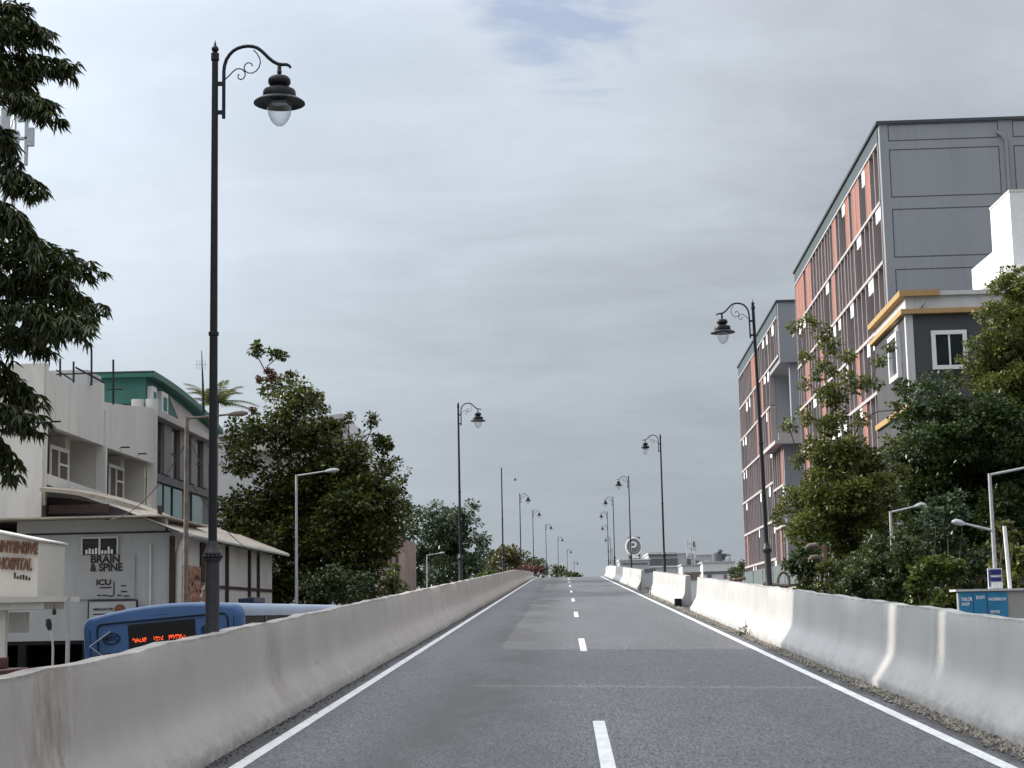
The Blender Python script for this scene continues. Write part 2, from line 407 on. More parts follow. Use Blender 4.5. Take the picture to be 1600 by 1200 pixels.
# ------------------------------------------------------------------ sun + sky
SUN_EL, SUN_AZ = R(26), R(72)            # azimuth measured from +Y towards -X
sdir = Vector((-math.sin(SUN_AZ)*math.cos(SUN_EL), math.cos(SUN_AZ)*math.cos(SUN_EL), math.sin(SUN_EL)))
sun = bpy.data.objects.new('sun', bpy.data.lights.new('sun', 'SUN')); COL.objects.link(sun)
sun.data.energy = 4.4; sun.data.angle = R(.55); sun.data.color = (1.0, .93, .82)
sun.rotation_euler = sdir.to_track_quat('Z', 'Y').to_euler(); sun.location = (-40, 20, 60)

w = bpy.data.worlds.new('World'); scene.world = w; w.use_nodes = True
N, L = w.node_tree.nodes, w.node_tree.links
bg = N['Background']
sky = N.new('ShaderNodeTexSky'); sky.sky_type = 'NISHITA'; sky.sun_disc = False
sky.sun_elevation = SUN_EL; sky.sun_rotation = -SUN_AZ; sky.air_density = 1.3; sky.dust_density = .8
tc = N.new('ShaderNodeTexCoord'); nv = N.new('ShaderNodeVectorMath'); nv.operation = 'NORMALIZE'
L.new(tc.outputs['Generated'], nv.inputs[0])
sp = N.new('ShaderNodeSeparateXYZ'); L.new(nv.outputs[0], sp.inputs[0])
def wm(op, a, b=None, c=None):
    q = N.new('ShaderNodeMath'); q.operation = op
    for i, x in enumerate((a, b, c)):
        if x is None: continue
        if isinstance(x, (int, float)): q.inputs[i].default_value = x
        else: L.new(x, q.inputs[i])
    return q.outputs[0]
def wr(x, a, b, c, d, smooth=False):
    q = N.new('ShaderNodeMapRange'); q.inputs[1].default_value = a; q.inputs[2].default_value = b
    q.inputs[3].default_value = c; q.inputs[4].default_value = d; L.new(x, q.inputs[0])
    if smooth: q.interpolation_type = 'SMOOTHSTEP'
    return q.outputs[0]
den = wm('ADD', wm('MAXIMUM', sp.outputs['Z'], 0.0), .10)
cb = N.new('ShaderNodeCombineXYZ'); L.new(wm('DIVIDE', sp.outputs['X'], den), cb.inputs[0]); L.new(wm('DIVIDE', sp.outputs['Y'], den), cb.inputs[1])
def wn(scale, det, stretch, rough=.55, loc=(0,0,0), dist=0., rot=0.):
    mp = N.new('ShaderNodeMapping'); mp.inputs['Scale'].default_value = stretch; mp.inputs['Location'].default_value = loc
    mp.inputs['Rotation'].default_value = (0, 0, rot)
    L.new(cb.outputs[0], mp.inputs[0])
    n = N.new('ShaderNodeTexNoise'); n.inputs['Scale'].default_value = scale; n.inputs['Detail'].default_value = det
    n.inputs['Roughness'].default_value = rough; n.inputs['Distortion'].default_value = dist
    L.new(mp.outputs[0], n.inputs['Vector']); return n.outputs['Fac']
nA = wn(1.5, 7, (1, .8, 1), .58, (3.1, .4, 0), .4)
nB = wn(4.2, 8, (.55, 1.1, 1), .62, (1.7, 5.0, 0), .6, .25)
nC = wn(.32, 4, (1, 1, 1), .5, (8, 2, 0))
ramp = N.new('ShaderNodeValToRGB'); e = ramp.color_ramp.elements
e[0].position = .0; e[0].color = (.405, .45, .495, 1)
e[1].position = 1.0; e[1].color = (1.55, 1.6, 1.68, 1)
for pos, c in ((.08, (.425, .47, .52)), (.16, (.46, .505, .56)), (.26, (.555, .60, .665)), (.36, (.64, .69, .77)), (.55, (1.05, 1.1, 1.18))):
    q = e.new(pos); q.color = (*c, 1)
L.new(sp.outputs['Z'], ramp.inputs[0])
amp = wr(sp.outputs['Z'], .02, .22, .12, 1.0)
bright = wm('ADD', wm('MULTIPLY', amp, wm('ADD', wr(nA, .32, .70, -.07, .15, True), wr(nB, .34, .68, -.04, .055))), wr(nC, .3, .7, -.03, .04))
# the cloud thins and glows towards the sun
dt = N.new('ShaderNodeVectorMath'); dt.operation = 'DOT_PRODUCT'; L.new(nv.outputs[0], dt.inputs[0]); dt.inputs[1].default_value = sdir
glow = wm('POWER', wm('MAXIMUM', dt.outputs['Value'], 0.0), 2.6)
bright = wm('ADD', wm('ADD', bright, .865), wm('MULTIPLY', glow, 2.7))
cl = N.new('ShaderNodeVectorMath'); cl.operation = 'SCALE'; L.new(ramp.outputs[0], cl.inputs[0]); L.new(bright, cl.inputs['Scale'])
skS = N.new('ShaderNodeVectorMath'); skS.operation = 'SCALE'; L.new(sky.outputs[0], skS.inputs[0]); skS.inputs['Scale'].default_value = .10
gd = N.new('ShaderNodeVectorMath'); gd.operation = 'DOT_PRODUCT'; L.new(nv.outputs[0], gd.inputs[0]); gd.inputs[1].default_value = ray(900, -10).normalized()
nD = wn(7.0, 8, (.7, 1, 1), .6, (4, 1, 0), .8)
fld = wm('ADD', gd.outputs['Value'], wm('ADD', wm('MULTIPLY', wm('SUBTRACT', nA, .5), .0075), wm('MULTIPLY', wm('SUBTRACT', nD, .5), .0055)))
gap = wr(fld, .9982, 1.0004, 0, .85, True)
thin = wm('ADD', 0.0, wm('MULTIPLY', wr(nC, .42, .66, .05, .35, True), wr(sp.outputs['Z'], .10, .33, .15, 1.0)))
thin = wm('MINIMUM', thin, .85)
mx = N.new('ShaderNodeMix'); mx.data_type = 'RGBA'; L.new(thin, mx.inputs['Factor']); L.new(cl.outputs[0], mx.inputs['A']); L.new(skS.outputs[0], mx.inputs['B'])
m2_ = N.new('ShaderNodeMix'); m2_.data_type = 'RGBA'; L.new(gap, m2_.inputs['Factor']); L.new(mx.outputs['Result'], m2_.inputs['A']); m2_.inputs['B'].default_value = (.40, .50, .68, 1)
L.new(m2_.outputs['Result'], bg.inputs['Color']); bg.inputs['Strength'].default_value = 1.0
scene.view_settings.view_transform = 'Standard'; scene.view_settings.look = 'None'
scene.view_settings.exposure = 0; scene.view_settings.gamma = 1
scene.render.resolution_x = 1024; scene.render.resolution_y = 768
scene.cycles.use_denoising = True
scene.cycles.max_bounces = 6; scene.cycles.transparent_max_bounces = 12

# ------------------------------------------------------------------ ground, ramp, road
g = MB(); g.add([(-2500, -400, GZ), (2500, -400, GZ), (2500, 3500, GZ), (-2500, 3500, GZ)], [(0,1,2,3)])
struct(g.build('ground', 'ground'))
YS = [-44 + i*2 for i in range(0, 192)]
XL, XRT = -3.45, 4.25
d = MB(); vs, fs = [], []
for Y in YS:
    c, z = cx(Y), zr(Y)
    vs += [(XL+c, Y, GZ-.3), (XL+c, Y, z), (XRT+c, Y, z), (XRT+c, Y, GZ-.3)]
for i in range(len(YS)-1):
    a, b = i*4, i*4+4
    for k in range(3): fs.append((a+k, a+k+1, b+k+1, b+k))
d.add(vs, fs); road = struct(d.build('road', 'asphalt'))
def strip(x0, x1, y0, y1, dz=.004, step=2.):
    m = MB(); n = max(1, int((y1-y0)/step)); vs, fs = [], []
    for i in range(n+1):
        Y = y0 + (y1-y0)*i/n; vs += [(x0+cx(Y), Y, zr(Y)+dz), (x1+cx(Y), Y, zr(Y)+dz)]
    for i in range(n): fs.append((2*i, 2*i+1, 2*i+3, 2*i+2))
    return m.add(vs, fs)
strip(-2.545, -2.435, -30, 300).build('edge_line', 'paint', road)
strip(2.985, 3.095, -30, 300).build('edge_line', 'paint', road)
for i in range(-1, 16):
    y1 = 15.6 + 16.0*i
    strip(.225, .335, y1-4.3, y1, .004, 1.).build('lane_dash', 'paint', road)

# ------------------------------------------------------------------ crash barriers
PROF = [(0, 0), (0, .08), (.02, .12), (.085, .22), (.145, .32), (.175, .39), (.19, .50), (.205, .70), (.218, .89), (.23, .93), (.36, .93), (.372, .91), (.385, 0)]
def barrier(name, side, x0, y0, y1, matn, wob, seed, label, toph=1.0, group=None):
    rr = random.Random(seed)
    ph = [(rr.uniform(.15, .45)*wob, rr.uniform(2.2, 9), rr.uniform(0, 6.3)) for _ in range(7)]
    n = max(2, int((y1-y0)/.33)); m = MB(); vs, fs, hg = [], [], []
    k = len(PROF)
    for i in range(n+1):
        Y = y0 + (y1-y0)*i/n
        dx = sum(a*.02*math.sin(2*math.pi*Y/l+p) for a, l, p in ph)
        tz = .006*math.sin(Y*1.9+seed)+.005*math.sin(Y*4.7)+rr.uniform(-.005, .005)
        for j, (px, pz) in enumerate(PROF):
            s = pz/.93
            lat = px + (dx*(.4+.6*s) if 0 < j < 9 else dx*.5)
            X = x0 + side*lat + cx(Y)
            tp_ = toph*(1-.45*min(1, max(0, (Y-100)/45))) if side < 0 else toph
            vs.append((X, Y, zr(Y) + pz*tp_ + (tz if pz > .85 else 0) - (.02 if pz == 0 else 0))); hg.append(pz)
    for i in range(n):
        for j in range(k-1): fs.append((i*k+j, i*k+j+1, (i+1)*k+j+1, (i+1)*k+j))
    fs.append(tuple(range(k))); fs.append(tuple(n*k+j for j in range(k-1, -1, -1)))
    m.add(vs, fs)
    o = m.build(name, matn, None, True, org=(x0, y0, zr(y0)))
    at = o.data.attributes.new('hgt', 'FLOAT', 'POINT'); at.data.foreach_set('value', hg)
    return tag(o, label, 'barrier', group)
GB = 'concrete crash barriers edging the ramp'
barrier('crash_barrier', -1, -2.75, -12, 147, 'barrier', 1.8, 3, 'long unbroken pale concrete crash barrier along the left edge of the road', group=GB)
RB = [(-12, 19.2, 'right-hand barrier nearest the camera, beside the blue banner kiosk, in shade'),
      (19.228, 46.4, 'right-hand barrier before the green shrubs, half in shade and half sunlit white'),
      (50.6, 68.6, 'short sunlit barrier between the two gaps past the first right-hand lamp post'),
      (79.5, 330, 'far sunlit white barrier running up to the crest on the right')]
for i, (a, b, l) in enumerate(RB):
    bo = barrier('crash_barrier', 1, 3.44, a, b, 'barrier2', 1.3, 20+i, l, group=GB)
    if i == 2:
        MB().box(3.30, 3.50, 50.25, 50.59, zr(50.4)-.01, zr(50.4)+.25).build('drain_box', 'dark', bo)
# loose gravel along the right barrier: uncountable
gm = MB()
for i in range(5200):
    Y = 9 + 60*rnd.random()**1.8
    X = 3.24 + .20*min(1., abs(rnd.gauss(.62, .3)))
    if rnd.random() < .25: X -= .05
    r = rnd.uniform(.009, .03)*(1 if Y < 40 else 1.3); z = zr(Y)
    c = Vector((X, Y, z + r*.4))
    q = Quaternion(Vector((rnd.gauss(0,1), rnd.gauss(0,1), rnd.gauss(0,1))).normalized(), rnd.uniform(0, 6))
    pts = [q @ Vector(p) for p in ((r,0,0),(-r*.9,0,0),(0,r*.8,0),(0,-r,0),(0,0,r*.7),(0,0,-r*.6))]
    gm.add([c+p for p in pts], [(0,2,4),(2,1,4),(1,3,4),(3,0,4),(2,0,5),(1,2,5),(3,1,5),(0,3,5)])
go = gm.build('gravel', 'gravel'); go['kind'] = 'stuff'; go['label'] = 'loose grey gravel gathered along the foot of the right barrier'; go['category'] = 'gravel'

# dry leaf litter and grit along the left barrier: uncountable
gm = MB()
for i in range(1500):
    Y = 9 + 50*rnd.random()**1.6; X = -2.74 + abs(rnd.gauss(0, .05)) + (.10*rnd.random() if rnd.random() < .2 else 0); r = rnd.uniform(.006, .02); z = zr(Y)+.003
    a = rnd.uniform(0, 6.3); c, d_ = math.cos(a)*r, math.sin(a)*r; h_ = rnd.uniform(.002, .012)
    gm.add([(X-c, Y-d_, z), (X+d_*.5, Y-c*.5, z+h_), (X+c, Y+d_, z+h_*.4), (X-d_*.5, Y+c*.5, z+h_)], [(0,1,2), (0,2,3)])
lo_ = gm.build('leaf_litter', 'darkpost', None); lo_['kind'] = 'stuff'; lo_['label'] = 'dry leaf litter and grit along the foot of the left barrier'; lo_['category'] = 'litter'

# ------------------------------------------------------------------ lamp posts
LH = 6.36; LS = 169.5
def lz(v): return LH - (v-65)/LS
def lx(u): return (u-335)/LS
def make_lamp(arm=True, brim=True):
    t = thing('lamp_post', '', 'lamp post')
    zb = lz(967) - .0
    p = MB()
    prof = [(.085, 0), (.085, .06)]
    base = [(.10, 0), (.10, .10), (.095, .14), (.066, .20), (.062, lz(882)), (.068, lz(881)), (.080, lz(878)), (.080, lz(876)), (.070, lz(875)), (.070, lz(871)), (.080, lz(870)), (.080, lz(868)), (.070, lz(866)), (.052, lz(856)), (.044, lz(850))]
    p.lathe(base, n=20)
    lo = p.build('base_shaft', 'iron_edge', t, True, True)
    b = MB(); zc = lz(873.5)
    for k in range(14):
        a = 2*math.pi*k/14
        b.lathe([(0, -.020), (.016, -.010), (.020, 0), (.016, .010), (0, .020)], (.076*math.cos(a), .071*math.sin(a), zc), 6)
    b.build('beaded_collar', 'iron', t, True, True)
    q = MB()
    q.lathe([(.040, lz(851)), (.037, lz(535)), (.047, lz(534)), (.047, lz(529)), (.035, lz(528)), (.029, lz(95))], n=16)
    q.build('pole', 'iron', t, True, True)
    if not arm:
        MB().lathe([(.0295, lz(96)), (.0295, lz(80)), (0, lz(79.5))], n=14).build('pole_cap', 'iron', t, True, True)
        return t
    fz = MB()
    fz.lathe([(.038, lz(94)), (.038, lz(82.5)), (.024, lz(82)), (.016, lz(80.3)), (.025, lz(79.3)), (.032, lz(77.6)), (.034, lz(75.5)), (.032, lz(73.4)), (.025, lz(71.7)), (.015, lz(70.6)), (.009, lz(66)), (0, lz(60))], n=14)
    fz.build('finial', 'iron', t, True, True)
    a = MB()
    pts = [(349, 189), (349, 150), (349, 112), (350, 103), (353, 93), (358, 85), (364, 79), (371, 75), (379, 72.8), (387, 72), (395, 73), (402, 75.5), (408, 80), (414, 86), (420, 92.5), (427, 98.5), (434, 102.5), (441, 104), (448, 104), (453, 106.5), (455, 110)]
    a.tube([(lx(u), 0, lz(v)) for u, v in pts], [.0165]*(len(pts)-6)+[.0165,.0165,.016,.0155,.014,.011], 10)
    a.build('arm', 'iron', t, True, True)
    for v in (132.5, 179):
        c = MB(); c.box(lx(337), lx(351), -.014, .014, lz(v+3), lz(v-3)); c.build('bracket', 'iron', t, False, True)
    s = MB()
    def curl(pts): s.tube([(lx(u), 0, lz(v)) for u, v in pts], .006, 6)
    def arc(cxx, cy, r0, r1, a0, a1, n=14): return [(cxx+(r0+(r1-r0)*i/n)*math.cos(R(a0+(a1-a0)*i/n)), cy+(r0+(r1-r0)*i/n)*math.sin(R(a0+(a1-a0)*i/n))) for i in range(n+1)]
    curl([(396, 79), (401, 84), (405.5, 92), (407, 99), (405, 107), (400, 113.5), (394, 116.5), (387.5, 116), (383, 113), (381, 108), (382.5, 102.5), (386, 99.5), (390, 99.5), (393, 101.5), (394.3, 105)])
    curl([(351.5, 125), (358, 119), (364, 112.5), (369, 109), (374, 108.5), (379, 110.5), (382.5, 115), (382.8, 120), (380, 125), (375.5, 126.5), (372, 124.5), (371.3, 120), (373.5, 117.5)])
    s.build('scroll', 'iron', t, True, True)
    X = lx(437)
    l = MB()
    l.lathe([(.012, lz(104)), (.018, lz(107)), (.018, lz(113)), (.022, lz(114)), (.022, lz(118)), (.010, lz(120)), (.03, lz(122)), (.085, lz(124.5)), (.103, lz(128)), (.105, lz(134)), (.09, lz(138)), (.066, lz(140)), (.066, lz(142)), (.10, lz(143.5)), (.145, lz(146)), (.152, lz(149)), (.155, lz(157)), (.148, lz(160))], (X, 0, 0), 24)
    l.build('lantern_housing', 'iron', t, True, True)
    if brim:
        m = MB(); m.lathe([(.140, lz(159.5)), (.20, lz(161.5)), (.236, lz(166)), (.238, lz(167.5)), (.225, lz(167)), (.19, lz(164)), (.11, lz(162.5)), (.02, lz(162))], (X, 0, 0), 32)
        m.build('brim', 'iron', t, True, True)
    m = MB(); m.lathe([(.112, lz(163)), (.113, lz(176)), (.104, lz(185)), (.085, lz(193)), (.06, lz(199)), (.03, lz(203)), (.0, lz(204.5))], (X, 0, 0), 24)
    m.build('globe', 'clear', t, True, True)
    m = MB(); m.box(X-.07, X+.07, -.05, .05, lz(168), lz(164)); m.build('led_module', 'galv', t, False, True)
    return t
GLAMP = 'black ornamental lamp posts along the ramp'
full = make_lamp()
LL = ['tall black scroll-armed lamp post nearest the camera, rising in front of the blue bus',
      'second black lantern post on the left barrier, before the feathery mid-green tree', None,
      'left lantern post just right of the bare armless pole', 'left lantern post standing over the yellow-green treetops',
      'left lantern post on the slope above the red shrub', 'left lantern post beyond the crest, fourth from the far end',
      'left lantern post beyond the crest, third from the far end', 'tiny left lantern post beyond the crest, second from the far end', 'farthest tiny left lantern post low over the crest']
RL = ['tallest right-hand lantern post, in front of the grey and coral building',
      'right lantern post with a broken lantern lacking its brim, left of the white rooftops',
      'right lantern post rising past the round logo sign', 'right lantern post third from the crest, before the far barrier end',
      'right lantern post beside the barrier end at the crest', 'right lantern post just over the crest, upper of the small lanterns',
      'small right lantern past the crest, middle of three', 'small right lantern past the crest, next to lowest', 'lowest farthest right lantern peeping over the barrier end']
LEFTY = [14.7]+[15.2+34.8*k for k in range(1, 10)]
RIGHTY = [31.2]+[32.6+32.4*k for k in range(1, 9)]
first = True
for k, Y in enumerate(LEFTY):
    if k == 2: o = make_lamp(False)
    else:
        o = full if first else copy_tree(full); first = False
    o.location = (-3.14+cx(Y), Y, zr(Y))
    o['label'] = LL[k] or 'bare dark lamp pole with no arm or lantern, third along the left barrier'; o['group'] = GLAMP
brk = None
for k, Y in enumerate(RIGHTY):
    o = make_lamp(True, False) if k == 1 else copy_tree(full)
    o.location = ((3.83 if k == 0 else 3.90)+cx(Y), Y, zr(Y)); o.rotation_euler = (0, R(1.0) if k == 0 else 0, math.pi)
    o['label'] = RL[k]; o['group'] = GLAMP

# ------------------------------------------------------------------ slim street lights of the service roads
def streetlight(u, vt, Y, arm, label, m='galv', r=.05, arms2=None, group='slim grey street lights', X=None):
    p = P(u, vt, Y); t = thing('street_light', label, 'street light', (p.x, Y, GZ), group)
    h = p.z - GZ
    MB().tube([(0,0,0), (0,0,h*.5), (0,0,h)], [r*1.25, r*1.05, r*.8], 10).build('pole', m, t, True, True)
    for (dx, dz, zz) in [(arm[0], arm[1], h-.03)] + (arms2 or []):
        MB().tube([(0,0,zz), (dx*.35, 0, zz+dz*.35), (dx*.72, 0, zz+dz*.75)], [.03, .028, .025], 8).build('arm', m, t, True, True)
        hd = MB(); a = math.atan2(dz, dx)
        L0, L1 = .70, 1.04
        sgn = 1 if dx > 0 else -1
        pts = [(dx*L0, 0, zz+dz*L0), (dx*.80, 0, zz+dz*.82), (dx*.95, 0, zz+dz*.94), (dx*L1, 0, zz+dz*.95)]
        hd.tube(pts, [.03, .065, .075, .03], 8); hd.build('lamp_head', m, t, True, True)
    return t
streetlight(463, 742, 57.6, (1.45, .18), 'slim grey street light in front of the big dark left tree')
streetlight(292, 652, 40, (1.45, .10), 'rust-streaked street light pole beside the shed, just left of the nearest lamp post', 'rust', .06)
streetlight(667, 867, 140, (1.45, .2), 'small far street light among the feathery trees on the left')
streetlight(1391, 799, 46, (.95, .20), 'leaning grey street light amid the shrubs on the right')
streetlight(1546, 740, 38, (1.6, .28), 'double-armed grey street light above the kiosk on the right', arms2=[(-.88, .22, 4.55)])
streetlight(1338, 822, 60, (.5, .1), 'thin grey pole half hidden behind the slender right tree', r=.04)

# old brown pole with floodlight (right)
pb = P(1288, 852, 50); t = thing('floodlight_pole', 'brown rusty pole carrying two old grey lamp heads above the right barrier', 'lamp post', (pb.x, 50, GZ))
h = pb.z - GZ
MB().tube([(0,0,0), (0,0,h)], [.11, .08], 10).build('pole', 'brownpole', t, True, True)
for dz, dx in ((-.05, -.42), (-.40, -.36)):
    MB().tube([(0,0,h+dz-.1), (dx*.5,0,h+dz)], .03, 8).build('arm', 'brownpole', t, True, True)
    MB().tube([(dx*.4,0,h+dz), (dx*.6,0,h+dz+.05), (dx*1.1,0,h+dz+.03), (dx*1.35,0,h+dz-.03)], [.04, .085, .085, .04], 10).build('lamp_head', 'rust', t, True, True)

# ------------------------------------------------------------------ bus
bt = thing('bus', 'blue city bus with orange destination display standing below the left barrier', 'bus', (-6.10, 25.8, GZ))
bt.rotation_euler = (0, R(-4.2), R(-1.5))
hw, BL = 1.27, 11.2
def bus_section(y, tz, inset, zb=.32):
    # rounded cross section at y, returns ring
    zt = 3.16 + tz; w = hw - inset
    pts = []
    for a in range(0, 91, 15):
        pts.append((w - .15 + .15*math.cos(R(a)), y, zt - .30 + .20*math.sin(R(a)) + .0))
    for i in range(1, 8):
        x = (w-.15) - (2*(w-.15))*i/8
        pts.append((x, y, zt - .10 + .10*(1 - (x/(w-.15))**2)))
    for a in range(90, 181, 15):
        pts.append((-w + .15 + .15*math.cos(R(a)), y, zt - .30 + .20*math.sin(R(a))))
    pts.append((-w, y, zb)); pts.append((w, y, zb))
    return pts
rings = [bus_section(.0, -.07, .07), bus_section(.02, -.035, .035), bus_section(.06, -.01, .012), bus_section(.25, 0, 0)]
m = MB(); n = len(rings[0]); vs = [p for r in rings for p in r]; fs = [tuple(range(n))]
for i in range(len(rings)-1):
    for j in range(n): fs.append((i*n+j, i*n+(j+1) % n, (i+1)*n+(j+1) % n, (i+1)*n+j))
m.add(vs, fs); m.build('front_cap', 'bus', bt, True, True)
# body behind the cap: roof skin and sides
ra, rb = bus_section(.25, 0, 0), bus_section(BL, 0, 0)
k0 = 0; k1 = n-3
m = MB(); idx = list(range(k0, k1+1))
m.add([ra[i] for i in idx] + [rb[i] for i in idx], [(j, j+1, len(idx)+j+1, len(idx)+j) for j in range(len(idx)-1)])
m.build('roof', 'busroof', bt, True, True)
m = MB()
for s in (1, -1):
    m.box(s*(hw-.06), s*hw, .25, BL, .32, 1.62)
m.box(-hw+.01, hw-.01, BL, BL+.08, .32, 3.0)
m.build('body_side', 'bus', bt, False, True)
for s in (1, -1):
    for i in range(7):
        y0 = .35 + i*1.54
        m = MB(); m.box(s*(hw-.05), s*(hw-.02), y0, y0+1.44, 1.62, 2.86)
        wo = m.build('window', 'buswin', bt, False, True)
        m = MB(); m.box(s*(hw-.06), s*(hw-.005), y0+1.44, y0+1.54, 1.62, 2.86); m.box(s*(hw-.045), s*(hw-.008), y0, y0+1.44, 2.26, 2.30)
        m.build('window_pillar', 'bustrim', wo, False, True)
m = MB(); m.box(-1.0, 1.0, -.012, .05, 1.25, 2.36); m.build('windscreen', 'glass', bt, False, True, bevel=.03)
# destination panel surround: raised dark rounded outline
def rrect(x0, x1, z0, z1, r, y, n=5):
    pts = []
    for cxx, cz, a0 in ((x1-r, z1-r, 0), (x0+r, z1-r, 90), (x0+r, z0+r, 180), (x1-r, z0+r, 270)):
        for i in range(n+1):
            a = R(a0+90*i/n); pts.append((cxx+r*math.cos(a), y, cz+r*math.sin(a)))
    return pts
out = rrect(-1.02, 1.05, 2.46, 2.93, .09, -.012)
m = MB(); m.tube(out+[out[0]], .013, 6, False); m.build('panel_surround', 'bustrim', bt, True, True)
m = MB(); m.tube([(-1.08, 0.03, 2.93), (-.6, .015, 2.975), (0, .012, 2.99), (.6, .015, 2.975), (1.08, 0.03, 2.93)], .014, 6); m.build('roof_seam', 'bustrim', bt, True, True)
m = MB(); m.box(-.53, .53, -.022, .02, 2.50, 2.885); dsp = m.build('destination_display', 'led_board', bt, False, True, bevel=.01)
m = MB(); rr = random.Random(5)
for x0, x1, zz in ((-.48, -.25, 2.60), (-.13, .02, 2.60), (.11, .37, 2.60)):
    x = x0
    while x < x1:
        for zq in range(4):
            if rr.random() < .55: m.box(x, x+.011, -.026, -.021, zz+zq*.017, zz+zq*.017+.011)
        x += .017
m.build('led_dots', 'led', dsp, False, True)
def oval(x, z, a, b, y): return [(x+a*math.cos(2*math.pi*i/24), y, z+b*math.sin(2*math.pi*i/24)) for i in range(25)]
for xo in (-.80, .76):
    m = MB(); m.tube(oval(xo, 2.695, .135, .085, -.012), .008, 6, False); bd = m.build('badge', 'bustrim', bt, True, True)
    text('badge_lettering', 'MTC', (xo, -.012, 2.66), .105, 'bustrim', bd, local=True, bold=.003, align='CENTER', depth=.003)
m = MB(); m.tube([(-.80, -.05, 2.80), (-1.12, -.10, 2.60), (-.85, -.06, 2.36), (-.60, -.04, 2.40), (-.35, -.03, 2.36)], .016, 6); m.build('mirror_bracket', 'galv', bt, True, True)
for sx_ in (-1.14, 1.14):
    m = MB(); m.tube([(sx_, -.006, .7), (sx_, -.006, 2.3), (sx_, .004, 2.86)], .009, 5); m.build('panel_seam', 'bustrim', bt, True, True)
m = MB(); m.box(-1.45, -1.33, -.16, -.08, 1.75, 2.1); m.build('mirror', 'bustrim', bt, False, True, bevel=.02)
m = MB(); m.tube([(-.62, -.03, 2.36), (-.3, -.035, 2.42), (.1, -.03, 2.40)], .014, 6); m.build('wiper', 'maroon', bt, True, True)
m = MB(); m.box(-hw+.1, hw-.1, -.03, .04, .34, .72); m.build('bumper', 'bustrim', bt, False, True, bevel=.03)
for s in (-1, 1):
    m = MB(); m.lathe([(0, 0), (.09, 0), (.10, .03), (.09, .045), (0, .05)], n=14)
    m.v = [(x + s*.95, -.03-z+.03, y+.95) for x, y, z in m.v]
    m.build('headlight', 'wframe', bt, True, True)
for y in (2.3, 8.3):
    for s in (-1, 1):
        m = MB(); m.lathe([(.28, -.12), (.46, -.12), (.49, -.08), (.49, .08), (.46, .12), (.28, .12), (.2, .06), (0, .05)], n=24)
        m.v = [(s*(hw-.13) + s*z, y+a, b+.49) for a, b, z in m.v]
        m.build('wheel', 'tyre', bt, True, True)
m = MB(); m.box(.33, .62, 4, 5, 3.14, 3.24); m.build('roof_vent', 'bustrim', bt, False, True, bevel=.02)
m = MB(); m.tube([(1.05, 5.5, 2.95), (1.2, 6.6, 2.9), (1.29, 7.4, 2.86)], .02, 6); m.build('roof_cable', 'bustrim', bt, True, True)

# sagging service cables
def cable(a, b, sag, label):
    a, b = Vector(a), Vector(b); m = MB(); m.tube([a.lerp(b, f)-Vector((0, 0, sag*4*f*(1-f))) for f in [i/12 for i in range(13)]], .013, 5)
    tag(m.build('overhead_cable', 'black', None, True, org=a), label, 'cable', 'overhead cables at the left buildings')
cable(P(292, 690, 40), P(165, 812, 51.4), .5, 'thin black cable sagging from the rusty pole to the clinic roof')
cable(P(292, 668, 40), P(330, 705, 84), .8, 'thin black cable from the rusty pole towards the dark glazed building')
cable(P(292, 745, 40), P(425, 866, 69), .6, 'thin black cable dropping from the rusty pole along the shed roof')

# ------------------------------------------------------------------ left buildings
# clinic front wall
YC = 51.5
a, b = P(-60, 815, YC), P(265, 815, YC)
zt, zb_ = P(150, 812, YC).z, P(150, 1000, YC).z
t = thing('clinic', 'grey-white clinic front with dark ground floor opening and lettered panel behind the bus', 'building', (b.x, YC, GZ))
m = MB(); m.box(a.x, b.x, YC, YC+.25, zb_, zt-.45); m.build('wall', 'clinic', t)
m = MB(); m.box(P(45, 0, YC).x, b.x-.12, YC-.05, YC+.3, zt-.40, zt); m.build('fascia', 'clinic2', t)
m = MB(); m.box(P(45, 0, YC).x, b.x, YC-.08, YC+.2, zt-.44, zt-.40); m.build('fascia_trim', 'black', t)
m = MB(); m.box(a.x, b.x, YC-.9, YC+6, zt+.012, zt+.06)
m.build('roof', 'shedroof', t)
m = MB(); m.box(a.x, b.x, YC+5.8, YC+6, GZ, zb_); m.box(a.x, a.x+.2, YC, YC+6, GZ, zt); m.box(b.x-.2, b.x, YC+.25, YC+6, GZ, zb_); m.box(a.x, b.x, YC, YC+6, zb_-.12, zb_-.01)
for u in (55, 150, 215): m.box(P(u, 0, YC).x-.12, P(u, 0, YC).x+.12, YC, YC+.2, GZ, zb_-.12)
m.build('ground_floor', 'dark', t)
pa, pb = P(117, 868, YC-.06), P(210, 935, YC-.06)
m = MB(); m.box(pa.x, pb.x, YC-.06, YC-.003, pb.z, pa.z); sp_ = m.build('sign_panel', 'clinic2', t)
p1 = P(141, 879.5, YC-.07); text('sign_lettering', 'BRAIN', (p1.x, YC-.07, p1.z), .33, 'letters_dk', sp_, bold=.011, sx=1.0)
p1 = P(141, 892.5, YC-.07); text('sign_lettering', '& SPINE', (p1.x, YC-.07, p1.z), .33, 'letters_dk', sp_, bold=.011, sx=.9)
p1 = P(150, 914, YC-.07); text('sign_lettering', 'ICU', (p1.x, YC-.07, p1.z), .24, 'letters_dk', sp_, bold=.008, sx=1.2)
m = MB(); rr = random.Random(3)
for u, v, wd in ((156, 919, 18), (152, 931, 6), (160, 931, 7), (168, 932, 9), (189, 916, 8), (189, 925, 10), (183, 931, 7), (193, 932, 9)):
    q = P(u, v, YC-.07); m.box(q.x, q.x+wd/50, YC-.075, YC-.061, q.z, q.z+.035)
q = P(177, 930, YC-.07); m.box(q.x, q.x+.035, YC-.075, YC-.061, q.z, q.z+.42)
m.build('small_print', 'letters_dk', sp_)
qa, qb = P(130, 842, YC), P(183, 866, YC)
